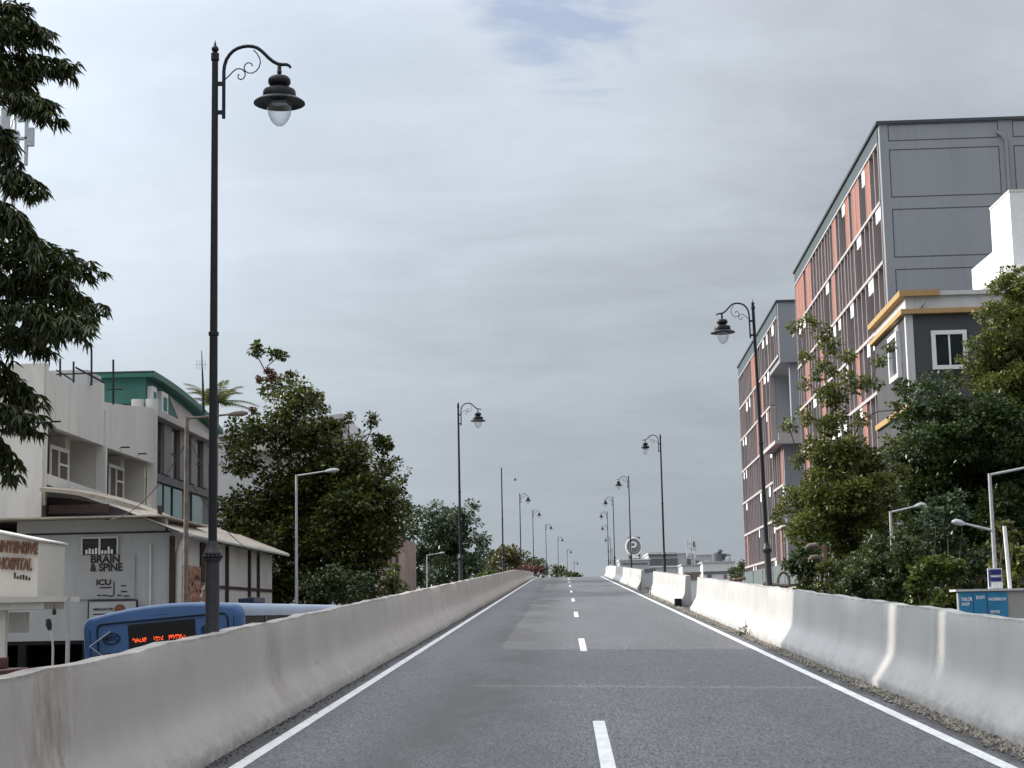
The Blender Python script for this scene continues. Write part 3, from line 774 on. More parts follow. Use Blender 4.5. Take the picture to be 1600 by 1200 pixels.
m = MB(); m.box(qa.x, qb.x, YC-.05, YC-.004, qb.z, qa.z); wn_ = m.build('window', 'glass', t)
m = MB(); e_ = .05
m.box(qa.x-e_, qb.x+e_, YC-.08, YC-.051, qa.z, qa.z+e_); m.box(qa.x-e_, qa.x, YC-.08, YC-.051, qb.z, qa.z); m.box(qb.x, qb.x+e_, YC-.08, YC-.051, qb.z, qa.z); m.box((qa.x+qb.x)/2-.03, (qa.x+qb.x)/2+.03, YC-.08, YC-.051, qb.z, qa.z)
m.build('frame', 'pipe', wn_)
m = MB()
for i in range(9): m.box(qa.x+.1+i*.1, qa.x+.16+i*.1, YC-.075, YC-.052, qb.z+.02, qb.z+.12+.14*rr.random())
m.build('stored_boxes', 'wframe', wn_)
ha, hb = P(139, 940, YC-.2), P(212, 990, YC-.2)
m = MB(); m.box(ha.x, hb.x, YC-.2, YC-.12, hb.z, ha.z); hs = m.build('notice_board', 'clinic', t)
m = MB(); m.box(ha.x-.03, hb.x+.03, YC-.22, YC-.10, ha.z+.003, ha.z+.04); m.box(ha.x-.03, ha.x-.003, YC-.22, YC-.1, hb.z, ha.z); m.box(hb.x+.003, hb.x+.04, YC-.22, YC-.1, hb.z, ha.z); m.build('board_frame', 'black', hs)
q = P(145, 954, YC-.21); text('board_lettering', 'HEADACHE', (q.x, YC-.205, q.z), .105, 'letters_dk', hs, bold=.004, sx=1.15, depth=.003)
q = P(145, 961, YC-.21); m = MB(); m.box(q.x, q.x+.45, YC-.207, YC-.201, q.z, q.z+.04); m.build('board_print', 'letters_dk', hs)
q = P(187, 952, YC-.21); m = MB(); m.lathe([(0, -.01), (.16, -.01), (.16, .01), (0, .01)], n=18); m.v = [(q.x+x*1.1, YC-.206+z*.3, q.z+y) for x, y, z in m.v]; m.build('board_picture', 'letters', hs)
m = MB(); q = P(236, 850, YC); m.tube([(q.x, YC-.05, q.z), (q.x, YC-.05, 1.6)], .035, 8); m.build('downpipe', 'pipe', t, True)

# hospital sign block and canopy, far left
YH = 46.0
pa, pb = P(-120, 838, YH), P(58, 936, YH)
t = thing('hospital_porch', 'white porch block with brown hospital lettering and flat canopy at the left edge', 'building', (pb.x, YH, GZ))
m = MB(); za = P(0, 832, YH).z; zl = P(0, 936, YH).z
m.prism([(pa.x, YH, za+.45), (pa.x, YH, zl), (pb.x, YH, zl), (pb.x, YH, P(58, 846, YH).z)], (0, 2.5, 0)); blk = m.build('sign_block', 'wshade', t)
m = MB(); m.prism([(pa.x, YH-.1, za+.50), (pb.x+.06, YH-.1, P(58, 846, YH).z+.05), (pb.x+.06, YH-.1, P(58, 846, YH).z+.004), (pa.x, YH-.1, za+.454)], (0, 2.7, 0)); m.build('coping', 'wwall', t)
q = P(59, 866, YH); text('sign_lettering', 'INTENSIVE', (q.x, YH-.04, q.z), .46, 'letters', blk, (R(90), R(5), 0), bold=.012, align='RIGHT', sx=.50, depth=.03)
q = P(50, 891, YH); text('sign_lettering', 'HOSPITAL', (q.x, YH-.04, q.z), .46, 'letters', blk, (R(90), R(4), 0), bold=.012, align='RIGHT', sx=.46, depth=.03)
m = MB()
for i in range(6):
    q = P(22+4.5*i, 904+.6*i, YH); m.box(q.x, q.x+.045, YH-.02, YH-.002, q.z, q.z+rnd.uniform(.08, .17))
m.build('small_print', 'letters_dk', blk)
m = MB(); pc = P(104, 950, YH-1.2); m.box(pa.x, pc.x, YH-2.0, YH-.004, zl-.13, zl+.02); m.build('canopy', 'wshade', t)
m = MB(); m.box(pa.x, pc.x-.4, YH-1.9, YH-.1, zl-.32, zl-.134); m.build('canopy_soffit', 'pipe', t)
for u in (-40, 6): m = MB(); q = P(u, 960, YH-1.5); m.box(q.x-.15, q.x+.08, YH-1.6, YH-1.4, GZ, zl-.32); m.build('column', 'wwall', t)
m = MB(); q = P(107, 940, YH-1.7); m.tube([(q.x, YH-1.7, GZ), (q.x, YH-1.7, zl)], .06, 8); m.build('post', 'galv', t, True)
m = MB(); q = P(24, 957, YH-.8); m.box(q.x-.16, q.x+.3, YH-.9, YH-.5, q.z-.55, q.z); m.build('air_conditioner', 'pipe', t, bevel=.02)
m = MB(); q = P(84, 955, YH-2); m.lathe([(0, -.1), (.05, -.09), (.06, 0), (.03, .06), (.01, .08), (.01, .17), (0, .17)], (q.x, YH-1.95, q.z), 10); m.build('hanging_lamp', 'black', t, True)

# small curved light and maroon cart
q = P(82, 1060, 42); t = thing('garden_light', 'little grey curved-neck light standing before the dark clinic opening', 'lamp', (q.x, 42, GZ))
zt_ = P(76, 967, 42).z
m = MB(); m.tube([(q.x, 42, GZ), (q.x, 42, zt_-.75), (q.x-.03, 42, zt_-.45), (q.x-.10, 42, zt_-.25)], [.035, .03, .025, .02], 8); m.build('pole', 'galv', t, True)
m = MB(); m.tube([(q.x-.09, 42, zt_-.28), (q.x-.12, 42, zt_-.15), (q.x-.14, 42, zt_), ], [.05, .085, .06], 8); m.build('lamp_head', 'black', t, True)
q = P(10, 1045, 30); t = thing('market_cart', 'maroon-roofed cart at the bottom left beside the barrier', 'cart', (q.x, 30, GZ))
m = MB(); m.box(q.x-1.4, P(41, 0, 30).x, 29.4, 31, P(0, 1053, 30).z, P(0, 1046, 30).z); m.build('roof', 'maroon', t, bevel=.02)
m = MB(); m.box(q.x-1.2, P(20, 0, 30).x, 29.8, 30.6, P(0, 1046, 30).z+.003, P(0, 1028, 30).z); m.build('roof_box', 'maroon', t, bevel=.02)
m = MB(); m.box(q.x-1.2, P(34, 0, 30).x, 29.6, 30.8, GZ+.5, GZ+.95); m.build('body', 'brownwin', t, bevel=.02)
m = MB()
for sx_ in (q.x-1.2, P(33, 0, 30).x-.05):
    for sy in (29.6, 30.75): m = MB(); m.box(sx_, sx_+.05, sy, sy+.05, GZ+.95, P(0, 1053, 30).z); m.build('post', 'galv', t)
for sx_ in (q.x-1.1, P(30, 0, 30).x-.2):
    m = MB(); m.lathe([(.30, -.04), (.33, -.03), (.33, .03), (.30, .04), (.05, .03), (0, .03)], n=18); m.v = [(sx_+x, 29.55+z, GZ+.33+y) for x, y, z in m.v]; m.build('wheel', 'tyre', t, True)
m = MB(); m.box(P(18, 0, 30).x, P(36, 0, 30).x, 29.58, 29.6, GZ+.96, P(0, 1055, 30).z); m.build('poster', 'poster', t)

# shed along the service road
XS = b.x + .05
def onX(u, v, X): return PX(u, v, X)
e0 = onX(273, 834, XS); e1 = onX(437, 870, XS-.0)
Y0, Y1 = YC+.3, onX(425, 880, XS).y
ze = e0.z
t = thing('shed', 'long white shed with beige corrugated roof and dark posts beside the bus', 'shed', (XS, Y0, GZ))
m = MB(); m.box(XS-.2, XS, Y0, Y1, GZ, ze-.05); m.box(XS-4.5, XS-.2, Y1-.2, Y1, GZ, ze-.05); m.build('wall', 'shedwall', t)
# corrugated lean-to roof, wavy sheets rising to the ridge behind
m = MB(); vs, fs = [], []
nn = 180
zr_ = onX(296, 815, XS-1.6).z
for i in range(nn+1):
    Y = Y0-1.2 + (Y1+1.6-Y0+1.2)*i/nn
    wv = .035*math.sin(i*1.55); sag = .05*math.sin(Y*.7)
    vs += [(XS+.45, Y, ze+.02+wv+sag*.4), (XS-1.7, Y, zr_+wv*.8+sag), (XS-1.7, Y, zr_-.06), (XS+.45, Y, ze-.03)]
for i in range(nn):
    aa, bb = i*4, i*4+4
    for k in range(3): fs.append((aa+k, aa+k+1, bb+k+1, bb+k))
    fs.append((aa+3, aa, bb, bb+3))
m.add(vs, fs); m.build('roof', 'shedroof', t)
m = MB(); m.tube([(XS+.5, Y0+.2, ze-.04), (XS+.5, Y1+1.2, ze-.06)], .06, 8); m.build('gutter', 'pipe', t, True)
for u in (353, 388, 402):
    q = onX(u, 900, XS); m = MB(); m.box(XS+.003, XS+.09, q.y-.13, q.y+.13, GZ, ze-.08); m.build('post', 'darkpost', t)
q = onX(318, 850, XS); m = MB(); m.box(XS+.003, XS+.07, q.y-.6, q.y+.5, ze-1.45, ze-.12); m.build('window', 'darkpost', t)
m = MB(); q0 = onX(273, 900, XS); q1 = onX(326, 900, XS); m.box(XS+.003, XS+.05, q0.y, q1.y, ze-3.6, ze-.95); po = m.build('painted_poster', 'redposter', t)
m = MB(); rr = random.Random(9)
for i in range(80):
    yy = rr.uniform(q0.y+.1, q1.y-.4); zz = ze-3.5+2.2*rr.random(); m.box(XS+.052, XS+.058, yy, yy+rr.uniform(.1, .35), zz, zz+rr.uniform(.04, .13))
m.build('poster_figures', 'letters_dk', po)
m = MB()
for i in range(26):
    yy = rr.uniform(q1.y-1.6, q1.y-.3); zz = ze-2.3+.7*rr.random(); m.box(XS+.052, XS+.06, yy, yy+rr.uniform(.1, .25), zz, zz+.09)
m.build('poster_print', 'letters_w', po)
m = MB(); q = onX(330, 889, XS); m.box(XS+.003, XS+.05, q.y, Y1, ze-1.62, ze-1.52); m.build('rail', 'darkpost', t)
m = MB(); m.tube([(XS+.45, Y0-.1, ze-.15), (XS+.30, Y0-.15, ze-.3), (XS+.22, Y0-.18, ze-.6), (XS+.2, Y0-.18, GZ)], .11, 10); m.build('downpipe', 'pipe', t, True)
m = MB(); m.box(XS-.02, XS+.12, Y0-.42, Y0-.25, GZ, ze-.1); m.build('corner_post', 'darkpost', t)
# barrel canopy in front of the white building, above the clinic
t = thing('arched_canopy', 'curved beige sheet canopy sweeping down from the white building onto the shed', 'canopy', (XS-4, 55, GZ))
m = MB(); vs, fs = [], []
cv = [(62, 762), (90, 764), (120, 767.5), (150, 773), (180, 780), (210, 789), (235, 798.5), (258, 808.5), (280, 818)]
for i, (u, v) in enumerate(cv):
    q = P(u, v, 55+ .6*i); q2 = P(u, v, 55+.6*i); dn = .12+.06*i/8
    vs += [(q.x, q.y, q.z), (q.x-.5, q.y+2.6, q.z+.25), (q.x-.5, q.y+2.6, q.z+.05), (q.x, q.y, q.z-dn)]
for i in range(len(cv)-1):
    aa, bb = i*4, i*4+4
    for k in range(3): fs.append((aa+k, aa+k+1, bb+k+1, bb+k))
    fs.append((aa+3, aa, bb, bb+3))
fs += [(0,1,2,3), tuple(len(vs)-4+k for k in (3,2,1,0))]
m.add(vs, fs); m.build('roof_sheet', 'shedroof', t)
m = MB()
for u in (70, 250): q = P(u, 790, 56.2); m = MB(); m.box(q.x-.06, q.x+.06, 56.1, 56.3, zt+.02, q.z); m.build('post', 'darkpost', t)
m = MB()
q0 = P(72, 793, 56.2); q1 = P(165, 800, 56.2); m.box(q0.x, q1.x, 56.5, 56.6, q1.z, q0.z+.1); m.build('frame', 'darkpost', t)
m = MB(); m.prism([P(u, v, 57.4) for u, v in ((70, 812), (70, 776), (110, 779), (160, 788), (200, 799), (232, 809), (238, 812))], (0, .2, 0)); m.build('back_wall', 'recess', t)

# white terraced building
XW = PX(72, 662, -18).x; YW = PX(70, 700, XW).y
t = thing('white_building', 'white rendered building with two recessed balconies above the clinic', 'building', (XW, YW, GZ))
def wz(u, v): return PX(u, v, XW).z
def wy(u): return PX(u, 700, XW).y
# end wall facing the camera
m = MB(); zA = P(40, 570, YW).z
m.box(XW-9, XW, YW-.25, YW-.004, zt+.07, zA); m.build('end_wall', 'wwall', t)
m = MB(); m.box(XW-.1, XW+.07, YW-.1, YW+.08, zt+.07, zA+.02); m.build('corner_pier', 'wwall', t)
# facade polygons in the plane X = XW
def fpoly(pts, th, mm, nm, par, dx=0.):
    m = MB(); m.prism([(XW+dx, PX(u, v, XW).y, PX(u, v, XW).z) for u, v in pts], (-th, 0, 0)); return m.build(nm, mm, par)
fpoly([(72, 578), (113, 598), (163, 598.5), (163, 697), (72, 663)], .25, 'wwall', 'parapet', t)
fpoly([(163.4, 628), (196, 633), (241, 637), (241, 724.5), (163.4, 697.5)], .25, 'wwall', 'parapet', t, -.02)
fpoly([(72, 740), (163, 771), (242, 799), (242, 815), (163, 788), (72, 757)], .3, 'wwall', 'balcony_kerb', t, .05)
for u in (163, 241.5):
    y = wy(u); m = MB(); m.box(XW-.25, XW+.06, y-.14, y+.14, wz(u, 690 if u < 200 else 640), wz(u, 700 if u < 200 else 700)); 
    m = MB(); m.box(XW-.3, XW+.09, y-.12, y+.12, zt+.2, wz(u, 640)); m.build('pier', 'wwall', t)
bk = 2.2
ztop, zbot = wz(72, 650), wz(72, 742)
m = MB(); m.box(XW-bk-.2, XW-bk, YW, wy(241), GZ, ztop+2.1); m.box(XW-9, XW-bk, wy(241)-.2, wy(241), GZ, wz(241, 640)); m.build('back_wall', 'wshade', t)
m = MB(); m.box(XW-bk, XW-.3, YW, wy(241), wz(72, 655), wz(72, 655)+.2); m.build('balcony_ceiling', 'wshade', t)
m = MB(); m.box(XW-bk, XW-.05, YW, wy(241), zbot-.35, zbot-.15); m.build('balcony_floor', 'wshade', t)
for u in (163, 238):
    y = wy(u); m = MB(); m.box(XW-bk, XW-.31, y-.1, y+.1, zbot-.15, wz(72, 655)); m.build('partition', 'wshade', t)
for ua, ub in ((73, 103), (166, 190)):
    y0, y1 = PX(ua+1, 700, XW-.9).y, PX(ub, 700, XW-.9).y
    m = MB(); m.box(XW-.9, XW-.82, y0, y1, zbot+.0, wz(72, 685)); wo = m.build('window', 'brownwin', t)
    m = MB()
    for f in (0, .45, .95): yy = y0+(y1-y0)*f; m.box(XW-.815, XW-.76, yy, yy+.09, zbot, wz(72, 685))
    m.box(XW-.815, XW-.77, y0, y1, wz(72, 686), wz(72, 684)+.1); m.box(XW-.815, XW-.77, y0+(y1-y0)*.5, y1, zbot+.72, zbot+.80)
    m.build('frame', 'wframe', wo)
    m = MB(); m.box(XW-bk, XW-.9, y1-.1, y1+.5, zbot-.14, wz(72, 656)); m.build('reveal', 'wwall', t)
m = MB(); m.box(XW-9, XW-.2, YW, wy(241), ztop+1.2, ztop+1.35); m.build('roof_slab', 'concrete', t)
for u, v in ((80, 660), (190, 700), (217, 710)):
    q = PX(u, v, XW+.02); m = MB(); m.box(XW+.001, XW+.35, q.y-.06, q.y+.06, q.z, q.z+.05); m.build('water_spout', 'darkpost', t)
# roof-top railing posts
t = thing('roof_railing', 'thin black pipe railing with an upright post on the white building roof', 'railing', P(118, 598, 60))
m = MB()
for u, v0, v1 in ((94, 600, 560), (115, 600, 565), (143, 602, 546), (177, 632, 562)):
    q0, q1 = P(u, v0, 62), P(u, v1, 62); m.tube([q0, q1], .045, 6)
m.tube([P(88, 585, 62), P(143, 583, 62), P(240, 581, 62)], .03, 6); m.tube([P(168, 608, 62), P(192, 608, 62)], .03, 6)
m.tube([P(88, 578, 62), P(113, 594, 62)], .03, 6); m.tube([P(118, 574, 62), P(163, 598, 62)], .04, 6)
m.build('rail', 'black', t, True)
m = MB(); q0, q1 = P(115, 600, 66), P(165, 565, 66); m.box(P(84, 0, 66).x, P(146, 0, 66).x, 66, 68, q0.z-.5, P(0, 581, 66).z)
o = m.build('roof_cabin', 'far1', None, org=P(140, 600, 66)); tag(o, 'pale low roof cabin behind the railing of the white building', 'cabin')

# cell mast behind the near tree
q = P(10, 600, 85); zA_ = P(10, 180, 85).z; t = thing('cell_mast', 'grey cell mast with panel antennas half hidden by the near left tree', 'mast', (q.x, 85, GZ))
m = MB()
for dx, dy in ((-.5, -.5), (.5, -.5), (0, .5)):
    m.tube([(q.x+dx, 85+dy, GZ), (q.x+dx*.5, 85+dy*.5, zA_)], .07, 6)
nz = 14
for i in range(nz):
    z0 = zA_ - (i+1)*1.6; f = lambda z: .5+.5*(zA_-z)/(zA_-GZ)
    c = [(-.5, -.5), (.5, -.5), (0, .5)]
    for k in range(3):
        A, B = c[k], c[(k+1) % 3]; m.tube([(q.x+A[0]*f(z0), 85+A[1]*f(z0), z0), (q.x+B[0]*f(z0+1.6), 85+B[1]*f(z0+1.6), z0+1.6)], .035, 5)
m.build('lattice', 'galv', t, True)
for u, va, vb, wd in ((8, 170, 250, 10), (33, 168, 190, 9), (41, 182, 258, 2.5), (48, 200, 228, 9), (24, 205, 235, 10), (22, 225, 262, 2.5), (-8, 180, 250, 12), (30, 215, 218, 26)):
    A, B = P(u-wd/2, va, 84), P(u+wd/2, vb, 84); m = MB(); m.box(A.x, B.x, 83.9, 84.15, B.z, A.z); m.build('panel_antenna', 'galv', t, bevel=.01)

# green-topped building
YG = 74.0
xg0, xg1 = P(165, 600, YG).x, P(228, 600, YG).x
t = thing('green_building', 'dark glazed building with green top storey beyond the white building', 'building', (xg1, YG, GZ))
zg = P(228, 581, YG).z; zg2 = P(228, 630, YG).z
Yg1 = PX(336, 700, xg1).y
m = MB(); m.box(xg0-3, xg1-.02, YG, Yg1, zg2, zg-.25); m.build('upper_wall', 'green', t)
m = MB(); vs, fs = [], []
for i in range(21):                                        # roof edge dips in a slow curve along the street front
    f = i/20; Y = YG-.35+(Yg1-YG+.35)*f; dz = -1.0*f**2.2
    vs += [(xg0-3, Y, zg+dz), (xg1+.45, Y, zg+dz), (xg1+.45, Y, zg-.28+dz), (xg0-3, Y, zg-.28+dz)]
for i in range(20):
    aa, bb = i*4, i*4+4
    for k in range(4): fs.append((aa+k, aa+(k+1) % 4, bb+(k+1) % 4, bb+k))
fs += [(0,1,2,3), (83,82,81,80)]
m.add(vs, fs); m.build('roof', 'greenroof', t)
def gy(u): return PX(u, 700, xg1).y
m = MB(); m.prism([(xg1+.02, gy(262), zg-.5), (xg1+.02, gy(336), zg-1.3), (xg1+.02, gy(336), zg2-.3), (xg1+.02, gy(283), zg2-.3)], (-.2, 0, 0)); m.build('light_infill', 'lightclad', t)
for ua, ub in ((229, 236), (244, 254)):
    y0, y1 = gy(ua), gy(ub); m = MB(); m.box(xg1, xg1+.25, y0, y1, zg-1.75, zg-.62); wo = m.build('window', 'wframe', t)
    m = MB(); m.box(xg1+.252, xg1+.27, y0+(y1-y0)*.25, y1-(y1-y0)*.2, zg-1.5, zg-.85); m.build('pane', 'green', wo)
m = MB(); m.box(xg0-3, xg1-.06, YG+.05, Yg1, GZ, zg2-.004); m.build('lower_wall', 'greydark', t)
m = MB(); m.box(xg1-.06, xg1+.5, YG, Yg1, zg2-.55, zg2-.25); m.build('ledge', 'lightclad', t)
m = MB(); m.box(xg1-.06, xg1+.15, YG, Yg1, zg2-3.42, zg2-3.06); m.build('ledge', 'greydark', t)
ys = [gy(u) for u in (243, 250, 262, 275, 285, 293, 301, 312, 320, 330)]
for i in range(len(ys)-1):
    if i % 2 == 0:
        m = MB(); m.box(xg1-.05, xg1+.02, ys[i]+.1, ys[i+1], zg2-3.0, zg2-.6); wo = m.build('window', 'glass', t)
        m = MB(); m.box(xg1+.021, xg1+.05, ys[i]+.1, ys[i+1], zg2-1.9, zg2-1.82); m.build('glazing_bar', 'black', wo)
    else:
        m = MB(); m.box(xg1-.05, xg1+.18, ys[i]+.1, ys[i+1], zg2-3.0, zg2-.6); m.build('pilaster', 'midclad', t)
for ua, ub in ((245, 253), (256, 266), (270, 284), (300, 316)):
    m = MB(); m.box(xg1-.05, xg1+.03, gy(ua), gy(ub), zg2-5.4, zg2-3.5); m.build('window', 'greenglass', t)
m = MB()
q = P(224, 632, YG-1); m.lathe([(0, 0), (.3, 0), (.3, .55), (0, .55)], (q.x-.3, YG-.8, q.z-.3), 14); m.lathe([(0, 0), (.3, 0), (.3, .55), (0, .55)], (q.x+.35, YG-.8, q.z-.3), 14)
tag(m.build('drum', 'pipe', None, True, org=(q.x, YG-.8, q.z)), 'pair of small grey drums on the parapet under the green storey', 'drum')
# antenna on its roof
q = P(318, 645, 84); t = thing('antenna', 'thin black roof antenna with a small grid dish on the green building', 'antenna', q)
m = MB(); m.tube([q, P(317, 600, 84), P(315, 548, 84)], [.09, .06, .02], 6); m.build('mast', 'black', t, True)
m = MB(); g0 = P(315, 570, 84)
for i in range(7):
    x = g0.x-.25+i*.08; m.tube([(x, 83.9, g0.z-.25), (x, 83.9, g0.z+.22)], .008, 4)
m.tube([(g0.x-.28, 83.9, g0.z), (g0.x+.28, 83.9, g0.z)], .015, 4); m.build('grid_dish', 'galv', t, True)

# pale gabled building behind the big tree
YB = 112
t = thing('gabled_hall', 'pale metal-roofed hall rising behind the big dark tree', 'building', (P(480, 700, YB).x, YB, GZ))
x0, x1 = P(335, 700, YB).x, P(536, 700, YB).x; x2 = P(568, 700, YB).x
zr0, zr1 = P(500, 648, YB).z, P(560, 745, YB).z
m = MB(); m.prism([(x0, YB, GZ), (x2, YB, GZ), (x2, YB, zr1), (x1, YB, zr0-.35), (x0, YB, zr0-.35-1.2)], (0, 12, 0)); m.build('wall', 'metalroof', t)
m = MB(); m.prism([(x0, YB-.3, zr0-1.45), (x1, YB-.3, zr0-.3), (x1, YB-.3, zr0+.03), (x0, YB-.3, zr0-1.1)], (0, 12.6, 0)); m.prism([(x1+.01, YB-.3, zr0-.3), (x2+.3, YB-.3, zr1-.1), (x2+.3, YB-.3, zr1+.3), (x1+.01, YB-.3, zr0+.03)], (0, 12.6, 0)); m.build('roof', 'metalroof', t)
m = MB()
for i in range(26):
    x = x1-(i+.5)*.28; m.box(x, x+.05, YB-.05, YB-.003, zr0-3.5, zr0-.6-i*.045)
m.build('cladding_ribs', 'lightclad', t)
m = MB(); m.box(P(400, 0, YB).x, P(450, 0, YB).x, YB-1.5, YB-.1, P(0, 716, YB).z, P(0, 698, YB).z); m.build('pink_annex', 'beige', t)

# brown stone building, sign kiosk at left
YT = 104
t = thing('stone_building', 'brown stone building end with a narrow window behind the left trees', 'building', (P(600, 900, YT).x, YT, GZ))
xa, xb, xc = P(583, 880, YT).x, P(610, 880, YT).x, P(633, 880, YT).x
z1, z2 = P(0, 829, YT).z-.25, P(633, 842, YT).z
m = MB(); m.prism([(xa, YT, GZ), (xb, YT, GZ), (xb, YT, z1-.1), (xa+.8, YT, z1), (xa, YT, z1-.6)], (0, 8, 0)); m.build('wall', 'brownstone', t)
m = MB(); m.prism([(xb+.1, YT-.3, GZ), (xc, YT-.3, GZ), (xc, YT-.3, z2), (xb+.1, YT-.3, z2+.35)], (0, 8, 0)); m.build('tower', 'brownstone', t)
q0, q1 = P(619, 866, YT), P(623, 905, YT); m = MB(); m.box(q0.x, q1.x, YT-.36, YT-.305, q1.z, q0.z); m.build('window', 'darkpost', t)
m = MB(); q0, q1 = P(583, 866, YT), P(597, 884, YT)
for i in range(5): zz = q1.z+(q0.z-q1.z)*i/5; m.box(q0.x, q1.x, YT-.05, YT-.002, zz, zz+.09)
m.build('louvre', 'darkpost', t)
m = MB(); m.box(xb+.0, xb+.1, YT-.4, YT+7, GZ, z1-.05); m.build('corner_joint', 'darkpost', t)
m = MB(); q = P(572, 885, YT-8); m.box(P(545, 0, YT-8).x, P(612, 0, YT-8).x, YT-8.4, YT-6, q.z-.05, q.z+.05)
aw = m.build('awning', 'darkpost', None, org=(q.x, YT-8, q.z)); tag(aw, 'dark flat awning above the blue sign on the left', 'awning')
q0, q1 = P(562, 893, 92), P(585, 936, 92)
t = thing('sign_board', 'blue sign board with white lines standing left of the poster panel', 'sign', (q1.x, 92, GZ))
m = MB(); m.box(q0.x, q1.x, 92, 92.1, q1.z, q0.z); bd = m.build('board', 'bluesign', t)
m = MB()
for i in range(4): z = q0.z-.15-.22*i; m.box(q0.x+.05, q1.x-.1, 91.98, 91.997, z-.05, z)
m.build('lettering', 'letters_w', bd)
m = MB(); m.box(q0.x+.2, q0.x+.3, 92.11, 92.2, GZ, q0.z-.2); m.box(q1.x-.3, q1.x-.2, 92.11, 92.2, GZ, q0.z-.2); m.build('post', 'galv', t)
q0, q1 = P(586.5, 892, 91.5), P(604, 936, 91.5)
t = thing('notice_stand', 'white poster panel with red print right of the blue sign board', 'sign', (q1.x, 91.5, GZ))
m = MB(); m.box(q0.x, q1.x, 91.5, 91.6, q1.z, q0.z); bd = m.build('board', 'poster', t)
m = MB(); m.box(q0.x+.1, q0.x+.2, 91.61, 91.7, GZ, q0.z-.2); m.build('post', 'galv', t)
m = MB(); rr = random.Random(4)
for i in range(12): z = q0.z-.3-.1*i; x = q0.x+.05+.1*rr.random(); m.box(x, x+.12+.3*rr.random(), 91.48, 91.497, z, z+.05)
m.build('lettering', 'letters_dk', bd)

# unseen block added left of the frame to cast the shade line and light streaks
XB = -22.0
t = thing('shade_block', 'unseen cream shade block of slim towers, added outside the left of the view', 'building', (XB, 35.0, GZ))
m = MB(); m.box(-34, XB+.2, -14, 35.6, GZ, 8.0); m.build('shade_block_base', 'offwall', t)
k_ = -math.cos(SUN_AZ)/math.sin(SUN_AZ)                     # slits follow the sun azimuth so thin light streaks pass
oy = (-14.2-XB)*-k_
m = MB(); m.prism([(XB-.1, 21.98+oy, 8.004), (XB-.1, 22.22+oy, 8.004), (XB-1.1, 22.22+oy-k_, 8.004), (XB-1.1, 21.98+oy-k_, 8.004)], (0, 0, 6.1)); m.build('streak_stop', 'offwall', t)  # added filler blocking the lower part of one light streak
for ya, yb in ((24.68, 32.65), (22.19, 24.42), (19.1, 22.01), (-12, 18.8)):
    ya += oy; yb += oy; e_ = 5.0
    m = MB(); m.prism([(XB, ya, 8.004), (XB, yb, 8.004), (XB-e_, yb-e_*k_, 8.004), (XB-e_, ya-e_*k_, 8.004)], (0, 0, 15)); tw_ = m.build('tower', 'offwall', t)  # added shade caster; the gaps between pieces shape the streaks
    if yb-ya > 4:
        for i in range(3):
            z = 9.5+4*i; m = MB(); m.box(XB+.005, XB+.08, ya+1.2, ya+2.6, z, z+1.5); m.build('window', 'glass', tw_)

# ------------------------------------------------------------------ right: long grey and coral building
FLH = 3.25
def facade(t, y0, y1, ztop, floors, seed, near_rich=True, zlow=GZ):
    rr = random.Random(seed)
    wl, gp = MB(), None
    for fl in range(floors):
        zt_ = ztop - FLH*fl; zb_ = zt_ - FLH
        if zt_ <= zlow + .3: break
        zb_ = max(zb_, zlow)
        m = MB(); m.box(-.10, .5, y0, y1, zb_, zb_+.17); m.build('floor_band', 'band', t, False, True)
        ys = [y0]; y = y0 + .14
        m = MB(); m.box(.44, .458, y0+.005, y1-.005, zb_+.171, zt_-.004); m.build('plum_panel', 'plum', t, False, True)
        while y < y1 - .9:
            r = rr.random()
            if r < .36:
                wd = rr.uniform(2.1, 2.8)
                if y+wd > y1-.1: break
                m = MB(); m.box(.40, .437, y, y+wd, zb_+.172, zt_-.005); wo = m.build('window', 'recess', t, False, True)
                m = MB(); m.box(-.02, .38, y+.05, y+wd*rr.uniform(.45, .70), zt_-rr.uniform(.62, .95), zt_-.01); m.build('blind', 'blind', wo, False, True)
                y += wd; ys.append(y); y += .13
            else:
                for _ in range(rr.choice((2, 2, 3))):
                    wd = rr.uniform(1.0, 1.6)
                    if y+wd > y1-.1: break
                    if rr.random() < (.32 if near_rich else .10):
                        m = MB(); m.box(-.035, .05, y, y+wd, zb_+.232, zt_-.005); m.build('coral_panel', 'coral', t, False, True)
                    elif rr.random() < .5:
                        m = MB(); m.box(.06, .12, y, y+wd, zb_+.232, zt_-.005); m.build('plum_panel', 'plum', t, False, True)
                    y += wd; ys.append(y); y += .13
        ys = [q for q in ys if q < y1-.3] + [y1-.13]
        zr0, zr1_, ztp_ = zb_+.1705, zb_+.23, zt_-.003           # comb of fins rising from one rail
        m = MB(); vs_, fs_ = [], []
        # one joined mesh: rail split at every fin so that fins and rail share vertices
        cuts = sorted(set([y0, y1] + [round(a, 4) for q in ys for a in (q, q+.13)]))
        for a in cuts:
            vs_ += [(-.06, a, zr0), (.435, a, zr0), (.435, a, zr1_), (-.06, a, zr1_)]
        fin_at = {round(q, 4) for q in ys}
        for k in range(len(cuts)-1):
            a, b = 4*k, 4*k+4
            fs_ += [(a, a+1, b+1, b), (a+1, a+2, b+2, b+1), (a, b, b+3, a+3)]
            if round(cuts[k], 4) in fin_at:
                o_ = len(vs_); ya, yb = cuts[k], cuts[k+1]
                vs_ += [(-.06, ya, ztp_), (.435, ya, ztp_), (.435, yb, ztp_), (-.06, yb, ztp_)]
                fs_ += [(a+3, a+2, o_+1, o_), (b+2, b+3, o_+3, o_+2), (a+3, o_, o_+3, b+3), (a+2, b+2, o_+2, o_+1), (o_, o_+1, o_+2, o_+3)]
            else: fs_.append((a+3, b+3, b+2, a+2))
        m.add(vs_, fs_); m.build('fin_screen', 'fin', t, False, True)
ROT = -math.atan((945-884)/FPX)
